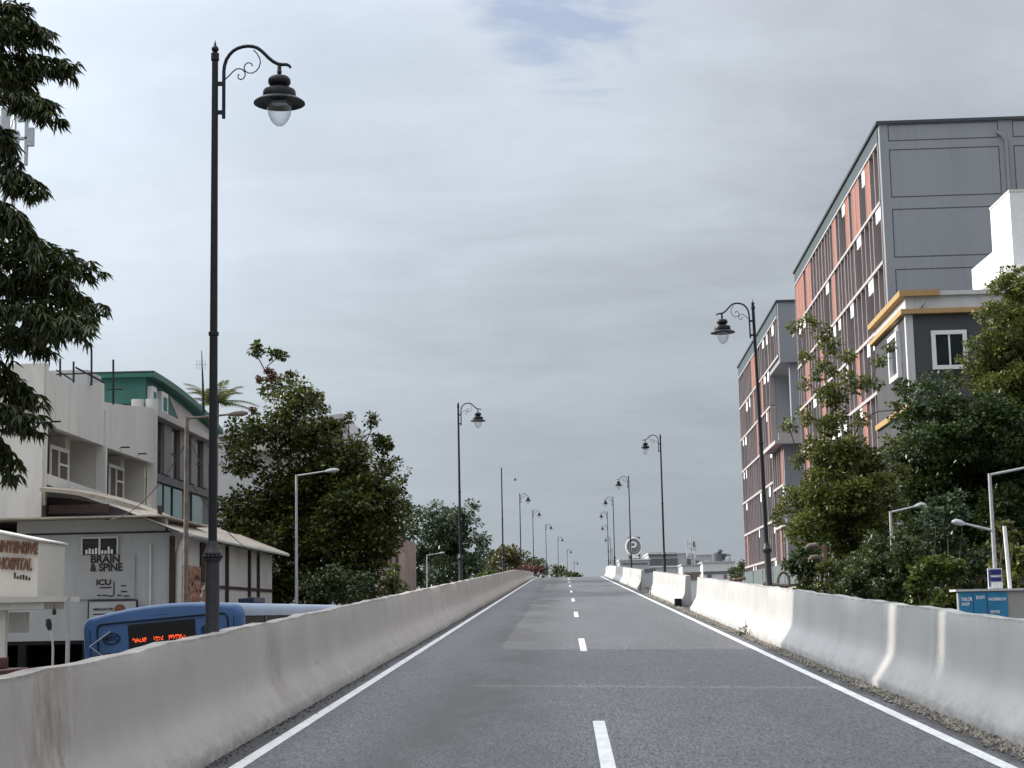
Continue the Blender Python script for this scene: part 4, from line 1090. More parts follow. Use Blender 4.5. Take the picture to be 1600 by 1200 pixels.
# near wing
YA = 86.0
pc = P(1373, 190, YA); ZR = pc.z
t = thing('office_building', 'long grey office building with coral panels, nearer wing with grooved end wall', 'building', (pc.x, YA, 0), 'grey and coral office wings')
t.rotation_euler = (0, 0, ROT)
LN = 39.5
m = MB(); m.box(.46, 15, 0.0, LN, GZ, ZR-.16); m.box(0, .46, -.004, .45, GZ, ZR-.16); m.build('wall', 'bldg', t, False, True)
zwt = P(1369, 222.5, YA).z
m = MB(); m.box(-.05, .455, .45, LN, zwt+.12, ZR-.17); m.build('parapet', 'parapet', t, False, True)
m = MB(); m.box(-.10, .5, .454, LN, zwt, zwt+.117); m.build('head_band', 'band', t, False, True)
m = MB(); m.box(-.16, 15.1, -.12, LN+.1, ZR-.157, ZR); m.build('roof_edge', 'groove', t, False, True)
facade(t, .45, LN, zwt-.003, 8, 5)
gm_ = MB(); th = .045
def rect(x0, x1, z0, z1):
    gm_.box(x0, x1, -.012, -.001, z1-th, z1); gm_.box(x0, x1, -.012, -.001, z0, z0+th); gm_.box(x0, x0+th, -.012, -.001, z0+th, z1-th); gm_.box(x1-th, x1, -.012, -.001, z0+th, z1-th)
for (xa_, xb_) in ((.45, 6.25), (7.0, 12.5)):
    for i in range(-1, 7):
        z1_ = ZR - 1.62 - FLH*i + .06; rect(xa_, xb_, z1_-2.62, z1_) if i >= 0 else rect(xa_, xb_, ZR-1.1, ZR-.2)
gm_.build('panel_groove', 'groove', t, False, True)
m = MB(); m.tube([(6.15, -.06, ZR-.8), (6.35, -.12, ZR-.95), (6.6, -.12, ZR-1.3), (6.62, -.12, GZ)], .085, 8); m.build('downpipe', 'bldg', t, True, True)
# far wing
YA2 = 133.0
pc2 = P(1214.5, 469, YA2)
t = thing('office_building', 'far grey office wing with open stair bay, left of the nearer coral wing', 'building', (pc2.x, YA2, 0), 'grey and coral office wings')
t.rotation_euler = (0, 0, ROT*.75)
LF = 37.0; ZR2 = pc2.z
zo1, zo0 = P(1205, 560, YA2).z, P(1205, 690, YA2).z
nb = 8.0
m = MB(); m.box(.46, 12, nb, LF, GZ, ZR2-.16); m.box(.46, 12, 0, nb, zo1, ZR2-.16); m.box(.46, 12, 0, nb, GZ, zo0-.3); m.box(0, .46, -.004, .4, zo1, ZR2-.16); m.box(0, .46, -.004, .4, GZ, zo0-.3); m.box(4.6, 12, 0, nb, zo0-.3, zo1); m.build('wall', 'bldg', t, False, True)
m = MB(); m.box(.8, 1.5, .3, 1.0, zo0, zo1-.01); m.build('column', 'bldg', t, False, True)
m = MB(); m.box(-.8, 4.5, -1.2, nb, zo0-.29, zo0); m.box(-.5, 2.2, -1.1, -.9, zo0+.001, zo0+.6); m.build('balcony', 'band', t, False, True)
m = MB(); m.box(0, 4.5, -.1, nb, zo1-.35, zo1-.02); m.build('soffit', 'bldg', t, False, True)
zw2 = ZR2 - 1.35
m = MB(); m.box(-.05, .455, .4, LF, zw2+.12, ZR2-.17); m.build('parapet', 'parapet', t, False, True)
m = MB(); m.box(-.10, .5, .404, LF, zw2, zw2+.117); m.build('head_band', 'band', t, False, True)
m = MB(); m.box(-.16, 12, -.12, LF+.1, ZR2-.157, ZR2); m.build('roof_edge', 'groove', t, False, True)
facade(t, nb, LF, zw2-.003, 8, 8, False)
facade(t, .4, nb-.01, zw2-.003, 1, 9, False, zo1)
facade(t, .4, nb-.01, zo0-.31, 5, 10, False)
# green sheet fence before it
XF = 14.3
y0, y1 = PX(1296, 880, XF).y, PX(1163, 890, XF).y
t = thing('sheet_fence', 'grey-green sheet fence on posts at the foot of the office building', 'fence', (XF, y0, GZ))
zf = PX(1285, 868, XF).z
m = MB(); m.box(XF, XF+.05, y0-6, y1, zf-1.35, zf); m.build('sheet', 'fence', t)
for i in range(9):
    y = y0-6+(y1-y0+6)*i/8; m = MB(); m.box(XF-.06, XF-.003, y-.05, y+.05, GZ, zf+.08); m.build('post', 'galv', t)
m = MB(); m.box(XF+.3, XF+.6, y0-14, y1, GZ, zf-1.0)
tag(m.build('boundary_wall', 'beige', None, org=(XF+.3, y0, GZ)), 'beige boundary wall under the green sheet fence', 'wall')

# charcoal house with orange copings
YS_ = 68.0
pc = P(1413, 456, YS_); t = thing('charcoal_house', 'charcoal building with white parapet and orange copings on the right', 'building', (pc.x, YS_, 0))
t.rotation_euler = (0, 0, -R(1.6))
ztp = pc.z; D = 8.2; WD = 9.0
zb1 = P(1413, 491, YS_).z
m = MB(); m.box(0, WD, 0, D, GZ, zb1-.02); m.build('wall', 'smallwall', t, False, True)
m = MB(); m.box(.02, WD-.02, .02, D-.02, zb1+.19, ztp-.2); m.build('parapet', 'smallwall2', t, False, True)
m = MB(); m.box(-.22, WD+.1, -.22, D+.1, zb1-.018, zb1+.187); m.build('coping', 'orange', t, False, True)
m = MB(); m.box(-.22, WD+.1, -.12, D+.1, ztp-.197, ztp-.02); m.build('coping', 'smallwall2', t, False, True)
m = MB(); m.box(-.25, .0, -.2, D+.1, ztp-.21, ztp+.03); m.box(.0, 1.4, -.2, .1, ztp-.21, ztp+.03); m.build('coping', 'orange', t, False, True)
m = MB(); m.box(-.02, .28, -.02, .3, GZ, zb1-.03); m.build('corner_pier', 'smallwall2', t, False, True)
def fwin(x0, x1, z0, z1):
    m = MB(); m.box(x0, x1, -.03, .0-.002, z0, z1); wo = m.build('window', 'glass', t, False, True)
    m = MB(); e_ = .17
    m.box(x0-e_, x1+e_, -.09, -.001, z1, z1+e_); m.box(x0-e_, x1+e_, -.09, -.001, z0-e_, z0); m.box(x0-e_, x0, -.09, -.001, z0, z1); m.box(x1, x1+e_, -.09, -.001, z0, z1); m.box((x0+x1)/2-.035, (x0+x1)/2+.035, -.06, -.031, z0, z1)
    m.build('frame', 'wframe', wo, False, True)
sc = YS_/FPX
fwin((1457-1413)*sc, (1499-1413)*sc, P(1480, 571, YS_).z, P(1480, 523, YS_).z)
ys0, ys1 = 1.6, 3.4
zz0, zz1 = P(1400, 585, YS_+2).z, P(1400, 528, YS_+2).z
m = MB(); m.box(-.03, -.002, ys0, ys1, zz0, zz1); wo = m.build('window', 'glass', t, False, True)
m = MB(); e_ = .2
m.box(-.20, -.001, ys0-e_, ys1+e_, zz1, zz1+e_); m.box(-.20, -.001, ys0-e_, ys1+e_, zz0-e_, zz0); m.box(-.20, -.001, ys0-e_, ys0, zz0, zz1); m.box(-.20, -.001, ys1, ys1+e_, zz0, zz1); m.build('frame', 'wframe', wo, False, True)
text('house_numerals', '1007', (-.01, 2.9, P(1398, 510, YS_+2).z-.25), .42, 'letters_w', t, (R(90), 0, R(-90)), True, sx=1.3)
m = MB(); zlb = P(1390, 645, YS_+2).z; m.box(-.16, -.004, -.1, D, zlb-.12, zlb+.12); m.build('coping', 'orange', t, False, True)
m = MB(); m.box(-.03, -.004, .6, D, GZ, zlb-.13); m.build('lower_wall', 'smallwall', t, False, True)
m = MB(); zj = P(1430, 519, YS_).z; m.box(.3, 1.5, -.008, -.001, zj-.02, zj+.02); m.box(.95, .99, -.008, -.001, zj-3, zj-.021); m.build('wall_joint', 'groove', t, False, True)
# pigeon on the ledge
q = P(1441, 476, YS_-.12); t2 = MB(); t2.lathe([(0, -.14), (.03, -.12), (.06, -.05), (.075, .02), (.055, .09), (.035, .13), (.045, .17), (.03, .205), (0, .215)], n=10)
t2.v = [(q.x + (z*.62 if True else 0) - .02, YS_-.14+y_, zb1+.28+z*.75+x*.4) for x, y_, z in t2.v]
t2.add([(q.x-.10, YS_-.16, zb1+.22), (q.x-.10, YS_-.12, zb1+.22), (q.x-.24, YS_-.10, zb1+.16), (q.x-.24, YS_-.18, zb1+.16), (q.x-.1, YS_-.14, zb1+.17)], [(0,1,2,3), (0,3,4), (1,4,2), (4,3,2)])
t2.tube([(q.x+.02, YS_-.16, zb1+.19), (q.x+.02, YS_-.16, zb1+.30)], .008, 4); t2.tube([(q.x+.02, YS_-.11, zb1+.19), (q.x+.02, YS_-.11, zb1+.30)], .008, 4)
t2.tube([(q.x+.11, YS_-.14, zb1+.42), (q.x+.16, YS_-.14, zb1+.405)], [.012, .002], 5)
tag(t2.build('pigeon', 'feather', None, True, org=(q.x, YS_, zb1+.2)), 'dark pigeon perched on the orange coping of the charcoal house', 'bird')

# white stair tower on the roof to the right
YV = 70.0
pt = P(1577, 300, YV); t = thing('stair_tower', 'bright white roof stair tower above the trees at the right edge', 'building', (pt.x, YV, ztp))
xt = pt.x; yb1 = PX(1547, 330, xt).y; yb2 = PX(1518, 420, xt).y
zt1 = pt.z; zt2 = PX(1548, 396, xt).z; zbt = PX(1541, 447, xt).z
m = MB(); m.prism([(xt, YV, zbt), (xt, YV, zt1), (xt, yb1, zt1-.02), (xt, yb1, zt2), (xt, yb2, zt2), (xt, yb2, zbt)], (6, 0, 0)); m.build('tower_wall', 'wframe', t)
m = MB(); m.box(xt+.5, xt+5, YV+.3, yb2-.3, ztp-1.2, zbt-.004); m.build('base', 'smallwall2', t)
m = MB(); m.box(xt-.03, xt+6, YV-.03, yb1+.02, zt1+.003, zt1+.1); m.build('cap', 'wwall', t)

# ------------------------------------------------------------------ right kiosk and signs
YK = 37.0
ka, kb = P(1498, 926, YK), P(1573, 924, YK); kc = P(1700, 924, YK)
t = thing('kiosk', 'concrete kiosk with a blue banner on its front behind the right barrier', 'kiosk', (kb.x, YK, GZ))
zk = ka.z+.02
m = MB(); m.box(ka.x-.02, kc.x, YK, YK+.16, GZ, zk); m.build('wall', 'concrete', t, bevel=.01)
m = MB(); m.box(ka.x-.08, kc.x+.1, YK-.06, YK+.55, zk+.003, zk+.05); m.build('roof', 'smallwall2', t)
zk0 = P(1540, 985, YK).z
m = MB(); m.box(ka.x, kb.x, YK-.03, YK-.003, zk0, zk-.02); bn = m.build('banner', 'banner', t)
for s, u, v, sz in (('TAILOR', 1501.5, 939, .105), ('SHOP', 1503, 946.5, .095), ('BODY', 1525.5, 936, .10), ('WATERPROOF', 1544, 938.5, .085), ('SERVICE', 1548, 958, .08)):
    q = P(u, v, YK-.04); text('banner_lettering', s, (q.x, YK-.034, q.z), sz, 'letters_w', bn, bold=.003, sx=.70, depth=.002)
m = MB()
for u in (1519, 1541): q = P(u, 930, YK); m.box(q.x, q.x+.012, YK-.037, YK-.031, zk0, zk-.03)
m.build('banner_seam', 'navy', bn)
q0, q1 = P(1543, 888, YK+.2), P(1567.5, 926, YK+.2)
t = thing('poster_sign', 'navy and white notice board fixed to a white post above the kiosk', 'sign', (q1.x, YK+.2, zk+.05))
m = MB(); m.box(q0.x, q1.x, YK+.2, YK+.24, zk+.051, q0.z); bd = m.build('board', 'wframe', t)
for a0, a1, b0, b1 in ((.18, .94, .68, .94), (.18, .94, .36, .60), (.05, .14, .1, .92)):
    m = MB(); m.box(q0.x+(q1.x-q0.x)*a0, q0.x+(q1.x-q0.x)*a1, YK+.185, YK+.198, zk+.05+(q0.z-zk-.05)*b0, zk+.05+(q0.z-zk-.05)*b1); m.build('print_block', 'navy', bd)
m = MB()
for i in range(9):
    x = q0.x+(q1.x-q0.x)*(.22+.075*i); m.box(x, x+.014, YK+.18, YK+.184, zk+.05+(q0.z-zk)*.5, zk+.05+(q0.z-zk)*.56)
for i in range(3): x = q0.x+(q1.x-q0.x)*(.25+.2*i); m.box(x, x+.05, YK+.18, YK+.198, zk+.06, zk+.05+(q0.z-zk)*.28)
m.build('lettering', 'letters_w', bd)
qp = P(1568, 822, YK+.3); m = MB(); m.tube([(qp.x+.06, YK+.3, zk+.05), (qp.x+.02, YK+.3, qp.z)], .045, 8)
tag(m.build('white_post', 'wframe', None, True, org=(qp.x, YK+.3, zk)), 'rough white post rising from the kiosk roof behind the notice board', 'post')

# ------------------------------------------------------------------ far skyline on the right
def fbox(name, label, u0, u1, vt, Y, dep, m_, extra=None, group='far rooftops beyond the right barrier', cat='building'):
    A, B = P(u0, vt, Y), P(u1, vt, Y)
    t = thing(name, label, cat, ((A.x+B.x)/2, Y, GZ), group)
    MB().box(A.x, B.x, Y, Y+dep, GZ, A.z).build('wall', m_, t)
    MB().box(A.x-.15, B.x+.15, Y-.15, Y+dep+.1, A.z+.01, A.z+.25).build('roof', 'far1' if m_ != 'far1' else 'far2', t)
    for k, (nm, a, b, c, dd, mm) in enumerate(extra or []):
        p0, p1 = P(a, c, Y-.2), P(b, dd, Y-.2); MB().box(p0.x, p1.x, Y-.12-.03*k, Y-.02-.03*k, p1.z, p0.z).build(nm, mm, t)
    return t
fbox('industrial_hall', 'grey industrial hall with a dark strip of glazing below the round logo sign', 1013, 1072, 866, 330, 20, 'far1', [('glazing', 1014, 1058, 863.5, 869, 'far3'), ('window', 1014, 1059, 873, 884, 'far3'), ('pipe_rail', 1013, 1060, 884.5, 886, 'far2')])
fbox('low_hall', 'low grey hall directly under the round logo sign', 968, 1015, 876, 300, 12, 'far1', [('window', 1006, 1025, 889, 894, 'far3'), ('pipe_rail', 972, 1012, 880, 881, 'far3')])
fbox('white_house', 'small white house with brown awning, right of the second right lamp post', 1066, 1094, 884, 240, 8, 'far2', [('awning', 1070, 1096, 894, 897, 'far4'), ('window', 1073, 1080, 873, 882, 'far3'), ('door', 1074, 1092, 897, 905, 'far4')])
fbox('terrace_house', 'pale terrace house with roof tanks before the far trees', 1098, 1148, 880, 260, 10, 'far2', [('shade_strip', 1099, 1148, 893, 896, 'far3'), ('window', 1131, 1136, 898, 904, 'far4'), ('window', 1105, 1112, 898, 903, 'far3')])
fbox('back_block', 'long pale block behind the terrace house and cell tower', 1060, 1142, 868, 360, 12, 'far1', [('window', 1100, 1108, 876, 880, 'far2'), ('window', 1085, 1092, 876, 880, 'far3')])
q = P(1123, 880, 262); t = thing('water_tank', 'dark roof tanks stacked on the terrace house', 'water tank', (q.x, 262, q.z))
for u0, u1, v0, v1 in ((1113, 1130, 862, 880), (1121, 1129, 858.5, 863), (1133, 1142, 870, 880), (1129, 1137, 864, 874)):
    A, B = P(u0, v0, 262), P(u1, v1, 262); r = (B.x-A.x)/2
    m = MB(); m.lathe([(0, 0), (r, 0), (r*1.02, (A.z-B.z)*.3), (r, (A.z-B.z)*.85), (r*.5, A.z-B.z), (0, A.z-B.z)], ((A.x+B.x)/2, 262+rnd.uniform(0, 2), B.z), 12); m.build('tank', 'far3' if u0 != 1133 else 'far1', t, True)
q = P(1080, 870, 300); t = thing('cell_tower', 'white lattice cell tower with clustered antennas on the far roofs', 'mast', (q.x, 300, P(1080, 890, 300).z))
m = MB()
for u in (1074, 1080, 1086): m.tube([P(u, 886, 300), P(u, 846 if u != 1080 else 837, 300)], .10, 5)
for v in (848, 856, 864, 872): m.tube([P(1073, v, 300), P(1087, v+3, 300)], .08, 5)
m.build('lattice', 'far1', t, True)
for u, v in ((1072, 842), (1076, 848), (1084, 846), (1088, 850), (1074, 860), (1086, 862)):
    A = P(u, v, 299.5); m = MB(); m.box(A.x-.16, A.x+.16, 299.3, 299.6, A.z-1.1, A.z); m.build('panel_antenna', 'far2' if u != 1084 else 'far3', t)
# round logo sign
A, B = P(981, 839, 310), P(1001, 875, 310)
t = thing('logo_sign', 'dark rooftop billboard with a white ringed letter p', 'sign', ((A.x+B.x)/2, 310, B.z))
m = MB(); m.box(A.x, B.x, 310, 310.4, B.z, A.z); bd = m.build('board', 'far3', t)
C = P(990.5, 854, 309.5)
m = MB(); ring = [(C.x+1.42*math.cos(2*math.pi*i/32), 309.8, C.z+1.62*math.sin(2*math.pi*i/32)) for i in range(33)]; m.tube(ring, .17, 6, False); m.tube([(C.x+(p[0]-C.x)*.70, 309.8, C.z+(p[2]-C.z)*.70) for p in ring[24:]+ring[:16]], .11, 6); m.build('ring', 'far2', bd, True)
m = MB(); m.lathe([(0, 0), (1.42, 0), (1.42, .15), (0, .15)], n=32); m.v = [(C.x+x, 309.85-z, C.z+y*1.14) for x, y, z in m.v]; m.build('disc', 'far3', bd, True)
text('logo_letter', 'P', (C.x-.95, 309.6, C.z-1.05), 2.9, 'far2', bd, bold=.03, depth=.02)
m = MB(); m.box(A.x+.3, B.x-.3, 309.9, 309.98, B.z+.35, B.z+.75); m.build('strip_lettering', 'far2', bd)
m = MB(); m.box(A.x+.3, A.x+.5, 310.1, 310.3, P(990, 890, 310).z, B.z-.005); m.box(B.x-.5, B.x-.3, 310.1, 310.3, P(990, 890, 310).z, B.z-.005); m.build('leg', 'far3', t)
# brown pipe run above the barrier and red-roofed stall
m = MB(); m.tube([P(1055, 902, 120), P(1080, 896, 120), P(1080, 905, 120)], .07, 6); m.tube([P(1120, 913, 110), P(1165, 903, 110)], .12, 6); tag(m.build('pipe_frame', 'brownpole', None, True, org=P(1080, 905, 120)), 'rusty brown pipe frame showing just above the sunlit right barrier', 'pipe')
q = P(1250, 916, 48); m = MB(); m.tube([P(1192, 913, 48), P(1232, 916, 48)], .07, 8); m.tube([P(1215, 915, 48.1), P(1215.5, 905, 48.1), P(1217.5, 899, 48.1), P(1221, 895, 48.1), P(1225, 894, 48.1), P(1229, 896, 48.1), P(1232, 901, 48.1), P(1233, 907, 48.1), P(1233, 915, 48.1)], .045, 8)
tag(m.build('bent_pipe', 'rust', None, True, org=q), 'bent rusty pipe on top of the barrier beside the tallest right lamp post', 'pipe')

# little flying bird
q = P(805, 750, 85); m = MB(); m.lathe([(0, -.2), (.05, -.1), (.06, .02), (.03, .14), (0, .2)], n=8); m.v = [(q.x+z, 85+y, q.z+x) for x, y, z in m.v]
m.add([(q.x-.08, 85, q.z+.03), (q.x+.1, 85, q.z+.03), (q.x+.02, 85.25, q.z+.18), (q.x-.06, 85.55, q.z+.10), (q.x+.02, 84.75, q.z+.18), (q.x-.06, 84.45, q.z+.10), (q.x+.01, 85, q.z+.07)], [(0,6,2,3), (6,1,2), (1,6,4), (6,0,5,4)])
m.v = [(q.x+(x-q.x)*.55, 85+(y-85)*.55, q.z+(z-q.z)*.55) for x, y, z in m.v]
tag(m.build('flying_bird', 'greyfeather', None, org=q), 'tiny grey bird in flight right of the bare lamp pole', 'bird')

# ------------------------------------------------------------------ vegetation
def leaf_mesh(name, pts, dirs, nrm, ln, wd, m, parent, fold=.18, curl=.12):
    n = len(pts); d = dirs/np.linalg.norm(dirs, axis=1, keepdims=True)
    s = np.cross(d, nrm); s /= np.maximum(np.linalg.norm(s, axis=1, keepdims=True), 1e-6)
    u = np.cross(s, d); ln = ln[:, None]; wd = wd[:, None]
    v0 = pts; v1 = pts + d*ln*.42 + s*wd + u*wd*fold*2; v2 = pts + d*ln - u*ln*curl; v3 = pts + d*ln*.42 - s*wd + u*wd*fold*2
    V = np.stack([v0, v1, v2, v3], 1).reshape(-1, 3).astype(np.float32)
    me = bpy.data.meshes.new(name)
    me.vertices.add(4*n); me.vertices.foreach_set('co', V.ravel())
    b = (np.arange(n)*4)[:, None]; tri = np.concatenate([b+np.array([[0,1,2]]), b+np.array([[0,2,3]])], 1).reshape(-1, 3)
    me.loops.add(6*n); me.loops.foreach_set('vertex_index', tri.ravel().astype(np.int32))
    me.polygons.add(2*n); me.polygons.foreach_set('loop_start', (np.arange(2*n)*3).astype(np.int32)); me.polygons.foreach_set('loop_total', np.full(2*n, 3, np.int32))
    me.update(calc_edges=True); me.validate()
    me.materials.append(M[m])
    o = bpy.data.objects.new(name, me); COL.objects.link(o); o.parent = parent
    return o
def unit(n): a = rng.normal(size=(n, 3)); return a/np.linalg.norm(a, axis=1, keepdims=True)
def crown_leaves(cs, rs, density, size, sub=.40, up=.5, droop=.15, aspect=.34, nsub=12, spread=1.0):
    """leaf clumps: sub-clumps sit on the shell and inside each blob; leaves radiate out of every sub-clump"""
    PT, DR, NR, LN = [], [], [], []
    for c, r in zip(cs, rs):
        k = max(5, int(2.1*nsub*(r/np.mean(rs))**1.2))
        dd = unit(k); rad = r*rng.uniform(.25, 1.0, (k, 1))**.6
        sc = c + dd*rad*np.array([1, 1, .85])
        for q, dv in zip(sc, dd):
            sr = r*sub*rng.uniform(.55, 1.25)
            n = max(9, int(5.2*density*sr*sr/(size*size)*rng.uniform(.7, 1.3)))
            e = unit(n); e[:, 2] += .25
            rr_ = sr*rng.uniform(.25, 1, (n, 1))**.5*spread
            p = q + e*rr_*np.array([1.1, 1.1, .64])
            out = e*.9 + dv*.3 + rng.normal(size=(n, 3))*.35; out[:, 2] -= droop
            nn = unit(n)*.5 + np.array([0, 0, up*1.6]) + e*.4
            PT.append(p); DR.append(out); NR.append(nn); LN.append(size*rng.uniform(.6, 1.25, n))
    PT = np.concatenate(PT); DR = np.concatenate(DR); NR = np.concatenate(NR); LN = np.concatenate(LN)
    return PT, DR, NR, LN, LN*aspect
def tree(name, label, cat, Y, blobs, base_u, m, size, density=3.0, jit=1.2, trunk=.2, group=None, bark='bark', fork=None, sub=.40, droop=.15, aspect=.34, nsub=12, gz=GZ, up=.5, leafname='crown', stems=1, spread=1.0, extra=None):
    cs, rs = [], []
    for (u, v, r) in blobs:
        p = P(u, v, Y + rnd.uniform(-jit, jit)); cs.append(np.array(p)); rs.append(r*Y/FPX*1.08)
    cs = np.array(cs); rs = np.array(rs)
    bx = P(base_u, 900, Y).x
    t = thing(name, label, cat, (bx, Y, gz), group); org = np.array(t.location)
    pt, dr, nr, ln, wd = crown_leaves(cs, rs, density*1.0, size*.62, sub, up, droop, aspect*1.1, nsub, spread)
    keep = pt[:, 2] > gz + .05
    leaf_mesh(leafname, (pt-org)[keep], dr[keep], nr[keep], ln[keep], wd[keep], m, t)
    # trunk and limbs
    mb = MB(); top = cs[:, 2].max(); low = cs[:, 2].min()
    fz = fork if fork is not None else gz + (np.mean(cs[:, 2])-gz)*.6
    mid = Vector((bx + (np.mean(cs[:, 0])-bx)*.5, Y, fz))
    b0 = Vector((bx, Y, gz-.1))
    if stems == 1:
        mb.tube([b0, b0.lerp(mid, .35)+Vector((trunk*.4, 0, 0)), b0.lerp(mid, .7)-Vector((trunk*.3, 0, 0)), mid], [trunk*1.25, trunk, trunk*.85, trunk*.72], 10)
    order = sorted(range(len(cs)), key=lambda i: (Vector(cs[i])-mid).length)
    nodes = [(mid, trunk*.7)]
    for i in order:
        c = Vector(cs[i])
        j = min(range(len(nodes)), key=lambda k: (nodes[k][0]-c).length + (.6 if nodes[k][0].z > c.z else 0)*abs(nodes[k][0].z-c.z))
        p, r0 = nodes[j] if stems == 1 else (b0 + Vector((rnd.uniform(-.25, .25), rnd.uniform(-.2, .2), 0)), trunk)
        r1 = max(.012, r0*.62) if stems == 1 else trunk*.5
        mdp = p.lerp(c, .5) + Vector((rnd.uniform(-1, 1), rnd.uniform(-1, 1), rnd.uniform(-.2, .8)))*((c-p).length*.10)
        mb.tube([p, mdp, c], [r0*.8, (r0*.8+r1)/2, r1], 6)
        nodes.append((c, r1))
        for _ in range(3):
            e = c + Vector(tuple(unit(1)[0]))*rs[i]*.8
            mb.tube([c, c.lerp(e, .5)+Vector((0, 0, .05*rs[i])), e], [r1*.7, r1*.5, r1*.25], 5)
    mb.build('trunk' if stems == 1 else 'stem', bark, t, True)
    return t

# near tree with long drooping leaves (trunk outside the frame on the left)
YN = 17.0
tN = thing('mango_tree', 'near tree hanging long drooping dark leaves into the left edge', 'tree', (P(-420, 900, YN).x, YN, GZ))
orgN = np.array(tN.location)
tw = [[(-420, 60), (-150, -10), (20, 20), (75, 62)], [(-420, 160), (-80, 70), (50, 98), (112, 108)], [(-420, 200), (-60, 140), (45, 158), (86, 178)], [(-420, 100), (-100, 60), (10, 110), (40, 150)],
      [(-420, 330), (-60, 250), (15, 272), (55, 298)], [(-420, 420), (-80, 340), (60, 385), (150, 425)], [(-420, 450), (-60, 430), (80, 450), (150, 482)], [(-420, 480), (-60, 470), (60, 490), (138, 520)],
      [(-420, 520), (-70, 500), (20, 520), (70, 545)], [(-420, 600), (-60, 580), (10, 590), (52, 625)], [(-420, 640), (-80, 610), (5, 640), (58, 662)], [(-420, 700), (-80, 670), (-10, 690), (24, 738)], [(-300, 380), (-40, 310), (20, 340), (60, 400)], [(-420, 300), (-100, 180), (0, 205), (20, 250)]]
mb = MB(); pts, drs = [], []
tx = tN.location.x
mb.tube([(tx, YN, GZ-.1), (tx+.2, YN, 1.5), (tx-.1, YN, 4.5), (tx+.1, YN, 8.5)], [.32, .26, .22, .10], 10)
for br in tw:
    yj = YN + rnd.uniform(-.8, .8)
    P3 = [P(u, v, yj) for u, v in br]; P3[0] = Vector((tx, YN, P3[0].z))
    mb.tube(P3, [.05, .03, .015, .005], 6)
    for k in range(1, 3):
        for f in np.linspace(0, 1, 12):
            q = P3[k].lerp(P3[k+1], f)
            for _ in range(3):
                o_ = unit(1)[0]*.10; pts.append(np.array(q)+o_); drs.append(np.array(P3[k+1]-P3[k])/ (P3[k+1]-P3[k]).length)
NB = [(15, 30, 40), (55, 100, 20), (20, 125, 36), (20, 60, 36), (45, 165, 14), (10, 292, 14), (5, 340, 18), (15, 420, 48), (65, 425, 38), (105, 440, 30), (85, 490, 44), (40, 500, 48), (120, 490, 24), (0, 550, 24), (15, 612, 18), (15, 655, 18), (95, 405, 20), (50, 385, 22), (-60, 80, 70), (-60, 420, 90), (-60, 600, 60), (-150, 250, 70), (-160, 480, 90), (-200, 100, 110), (-200, 330, 110), (-60, -40, 70), (-140, -80, 90)]
for u, v, r in NB:
    k = int(max(8, r*r/(34 if u > -30 else 70)))
    c = np.array(P(u, v, YN)); rr_ = r*YN/FPX
    e = unit(k)*rr_*rng.uniform(.2, 1, (k, 1))**.5; e[:, 1] *= 1.5
    for x in e: pts.append(c+x); drs.append(x/ (np.linalg.norm(x)+1e-6))
pts = np.array(pts); drs = np.array(drs)
LPR = 9
PT = np.repeat(pts, LPR, 0); n = len(PT); az = rng.uniform(0, 2*math.pi, n)
DR = np.stack([np.cos(az), np.sin(az), rng.uniform(-1.3, -.1, n)], 1) + np.repeat(drs, LPR, 0)*.5
NRM = unit(n)*.4 + np.array([0, 0, 1.])
LN = rng.uniform(.10, .20, n)
leaf_mesh('crown', PT-orgN, DR, NRM, LN, LN*.085, 'L_near', tN, .3, .18)
mb.build('trunk', 'bark', tN, True)

T2 = [(618, 740, 18), (625, 770, 16), (600, 725, 16), (555, 765, 36), (535, 800, 40), (350, 790, 20), (362, 830, 26), (430, 607, 24), (470, 620, 26), (492, 640, 24), (440, 640, 30), (462, 655, 26), (375, 680, 28), (410, 672, 30), (450, 690, 36), (500, 700, 36), (540, 715, 32), (575, 745, 32), (595, 785, 34), (560, 795, 44), (500, 765, 46), (440, 752, 36), (375, 720, 28), (610, 810, 26), (630, 795, 14), (520, 845, 54), (450, 830, 54), (385, 800, 38), (390, 860, 46), (580, 850, 42), (480, 905, 48), (545, 915, 42), (430, 915, 40), (360, 890, 24), (610, 765, 16), (560, 690, 14), (520, 740, 36), (470, 785, 46)]
tree('broadleaf_tree', 'big dark broadleaf tree behind the slim street light on the left', 'tree', 76, T2, 515, 'L_dark', .34, 2.3, 2.0, .34, sub=.42, nsub=13, fork=3.2)
# loose sprigs standing out of its top are part of the same tree
tb = bpy.data.objects['broadleaf_tree']
cs = [np.array(P(u, v, 76)) for u, v, r in ((402, 550, 9), (400, 541, 6), (424, 553, 9), (437, 556, 9), (580, 660, 9), (580, 650, 6), (596, 690, 12), (602, 697, 9), (522, 668, 14), (545, 654, 7), (455, 590, 9))]
rs = [r*76/FPX for r in (9, 6, 9, 9, 9, 6, 12, 9, 14, 7, 9)]
pt, dr, nr, ln, wd = crown_leaves(np.array(cs), np.array(rs), 3.5, .19, .6, .5, .15, .34, 6)
leaf_mesh('top_sprig', pt-np.array(tb.location), dr, nr, ln, wd, 'L_dark', tb)
mb = MB()
for pth in ([(430, 620), (420, 590), (412, 575), (403, 558)], [(425, 600), (418, 572), (432, 560)], [(570, 745), (568, 700), (580, 672)], [(560, 690), (575, 678), (590, 680), (597, 690)], [(500, 670), (515, 660), (522, 668)], [(545, 700), (545, 665)]):
    mb = MB(); mb.tube([P(u, v, 76) for u, v in pth], .03, 5); mb.build('twig', 'bark', tb, True)
cs = [np.array(P(u, v, 75.4)) for u, v, r in ((420, 580, 7), (405, 592, 6), (395, 640, 7), (425, 588, 5))]
